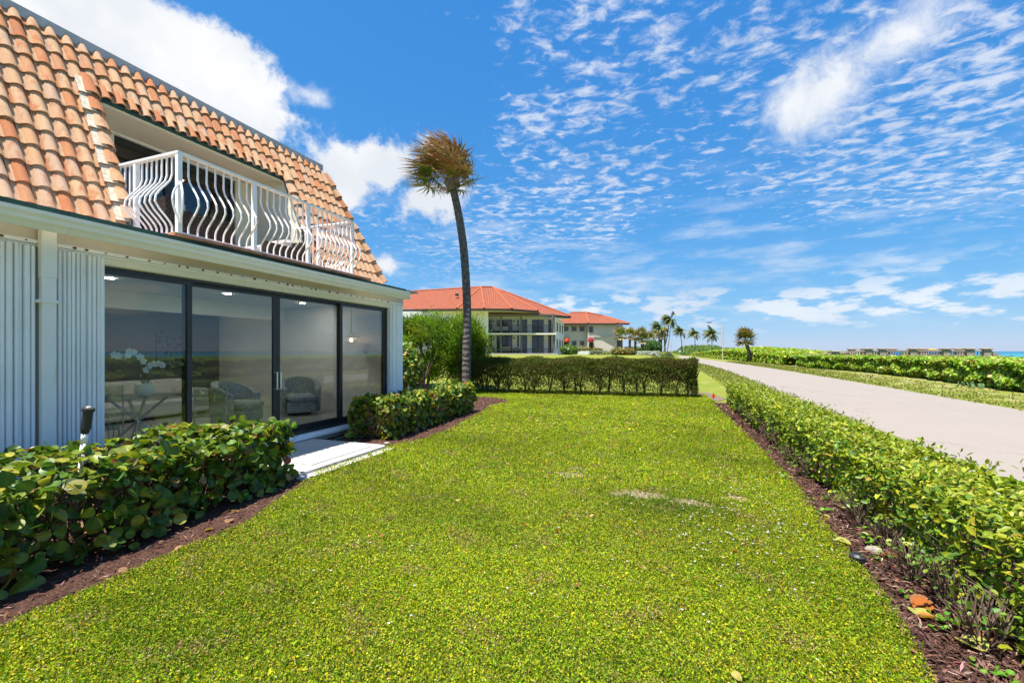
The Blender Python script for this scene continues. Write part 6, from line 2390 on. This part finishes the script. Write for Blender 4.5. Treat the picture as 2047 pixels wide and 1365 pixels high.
# irrigation riser standing in the long hedge
b = Vector((-4.98, 2.28, 0.0))
rs = empty('irrigation_riser', b, 'tilted black irrigation riser on a white pipe in the long hedge', 'sprinkler')
ax = (R3 * 0.14 + Vector((0, 0, 1))).normalized()
MB().tube([b, b + ax * 0.86], 0.021, 10).build('pipe', 'white_paint', rs, True)
MB().tube([b + ax * 0.80, b + ax * 0.90], 0.025, 10).build('coupling', 'white_paint', rs, True)
MB().tube([b + ax * 0.88, b + ax * 0.93, b + ax * 1.08, b + ax * 1.085, b + ax * 1.11, b + ax * 1.115], [0.024, 0.036, 0.036, 0.046, 0.046, 0.03], 12).build('riser_head', 'black_plastic', rs)
MB().lathe([(0.02, 0), (0.014, 0.012)], tuple(b + ax * 1.116), 8).build('nozzle', 'concrete_pole', rs)
b = Vector((-5.25, 7.9, 0))
gs = empty('hedge_sprinkler', b, 'thin grey sprinkler riser poking out of the orange leaved hedge', 'sprinkler')
MB().tube([b, (b.x, b.y, 0.78)], 0.012, 6).build('pipe', 'concrete_pole', gs)
MB().lathe([(0.018, 0), (0.026, 0.03), (0.02, 0.09), (0.006, 0.11)], (b.x, b.y, 0.78), 8).build('head', 'concrete_pole', gs)
# mulch spray head, stone
p = (1.28, 4.0, 0.012)
sh = empty('spray_head', p, 'black ribbed spray head sitting in the mulch', 'sprinkler')
mb = MB()
prof = [(0.045, 0.0)]
for k in range(3):
    prof += [(0.045, 0.012 + k * 0.016), (0.052, 0.014 + k * 0.016), (0.052, 0.022 + k * 0.016), (0.045, 0.024 + k * 0.016)]
mb.lathe(prof + [(0.03, 0.07)], p, 16).build('body', 'black_plastic', sh)
MB().lathe([(0.02, 0), (0.016, 0.012)], (p[0], p[1], 0.083), 10).build('nozzle', 'black_plastic', sh)


def rock(x, y, r_, label):
    vs, fs = [], []
    for i in range(5):
        f = -math.pi / 2 + math.pi * (i + 0.5) / 5
        for j in range(9):
            g = 2 * math.pi * j / 9
            q = r_ * rnd.uniform(0.8, 1.15)
            vs.append((x + q * math.cos(f) * math.cos(g) * 1.3, y + q * math.cos(f) * math.sin(g), max(0.0, 0.012 + r_ * 0.5 + q * 0.6 * math.sin(f))))
    for i in range(4):
        for j in range(9):
            fs.append((i * 9 + j, i * 9 + (j + 1) % 9, (i + 1) * 9 + (j + 1) % 9, (i + 1) * 9 + j))
    fs.append(tuple(range(36, 45)))
    tag(MB().add(vs, fs).build('stone', 'stone'), label, 'stone')


rock(1.47, 4.25, 0.045, 'pale stone lying between the pruned bushes')
rock(1.68, 4.75, 0.06, 'rough grey stone at the foot of the low hedge')
rock(-4.62, 6.3, 0.04, 'small pale stone by the patio slab')
# garden hose by the door
hp = []
for k in range(22):
    t = k / 21
    a = rad(60 + 300 * t)
    hp.append((-5.45 + 0.22 * math.cos(a), 6.35 + 0.27 * math.sin(a), 0.03 + 0.01 * math.sin(5 * t)))
tag(MB().tube(hp, 0.013, 6).build('garden_hose', 'hose_green', None, True), 'loop of dark green garden hose beside the door sill', 'hose')
# marker flag
fp = Vector((1.12, 15.1, 0.0))
fl = empty('marker_flag', fp, 'small orange marker flag at the end of the low hedge', 'flag')
MB().tube([fp, fp + Vector((0, 0, 0.30))], 0.004, 4).build('wire', 'dark_metal', fl)
MB().add([fp + Vector((0, 0, 0.30)), fp + R3 * 0.06 + Vector((0, 0.02, 0.2)), fp + Vector((0, 0, 0.10)), fp - R3 * 0.07 + Vector((0, 0.01, 0.2))], [(0, 1, 2), (0, 2, 3)]).build('cloth', 'flag_orange', fl)
# prickly pear and spiky weed at the foot of the thicket
cp = Vector((12.25, 25.2, 0.0))
pc = empty('prickly_pear', cp, 'low prickly pear cactus at the foot of the sea grape hedge', 'cactus')
for k in range(9):
    a = rnd.uniform(0, 6.28)
    q = cp + Vector((rnd.uniform(-0.35, 0.35), rnd.uniform(-0.8, 0.8), 0))
    mb = MB()
    M = Matrix.Translation(q + Vector((0, 0, 0.10))) @ Matrix.Rotation(a, 4, 'Z') @ Matrix.Rotation(rad(rnd.uniform(60, 110)), 4, 'X')
    mb.lathe([(0.01, -0.018), (0.08, -0.015), (0.09, 0.0), (0.08, 0.015), (0.01, 0.018)], (0, 0, 0), 12)
    mb.v = [(x * 1.0, y * 1.35, z) for x, y, z in mb.v]
    mb.xform(M)
    mb.build('pad', 'cactus', pc)
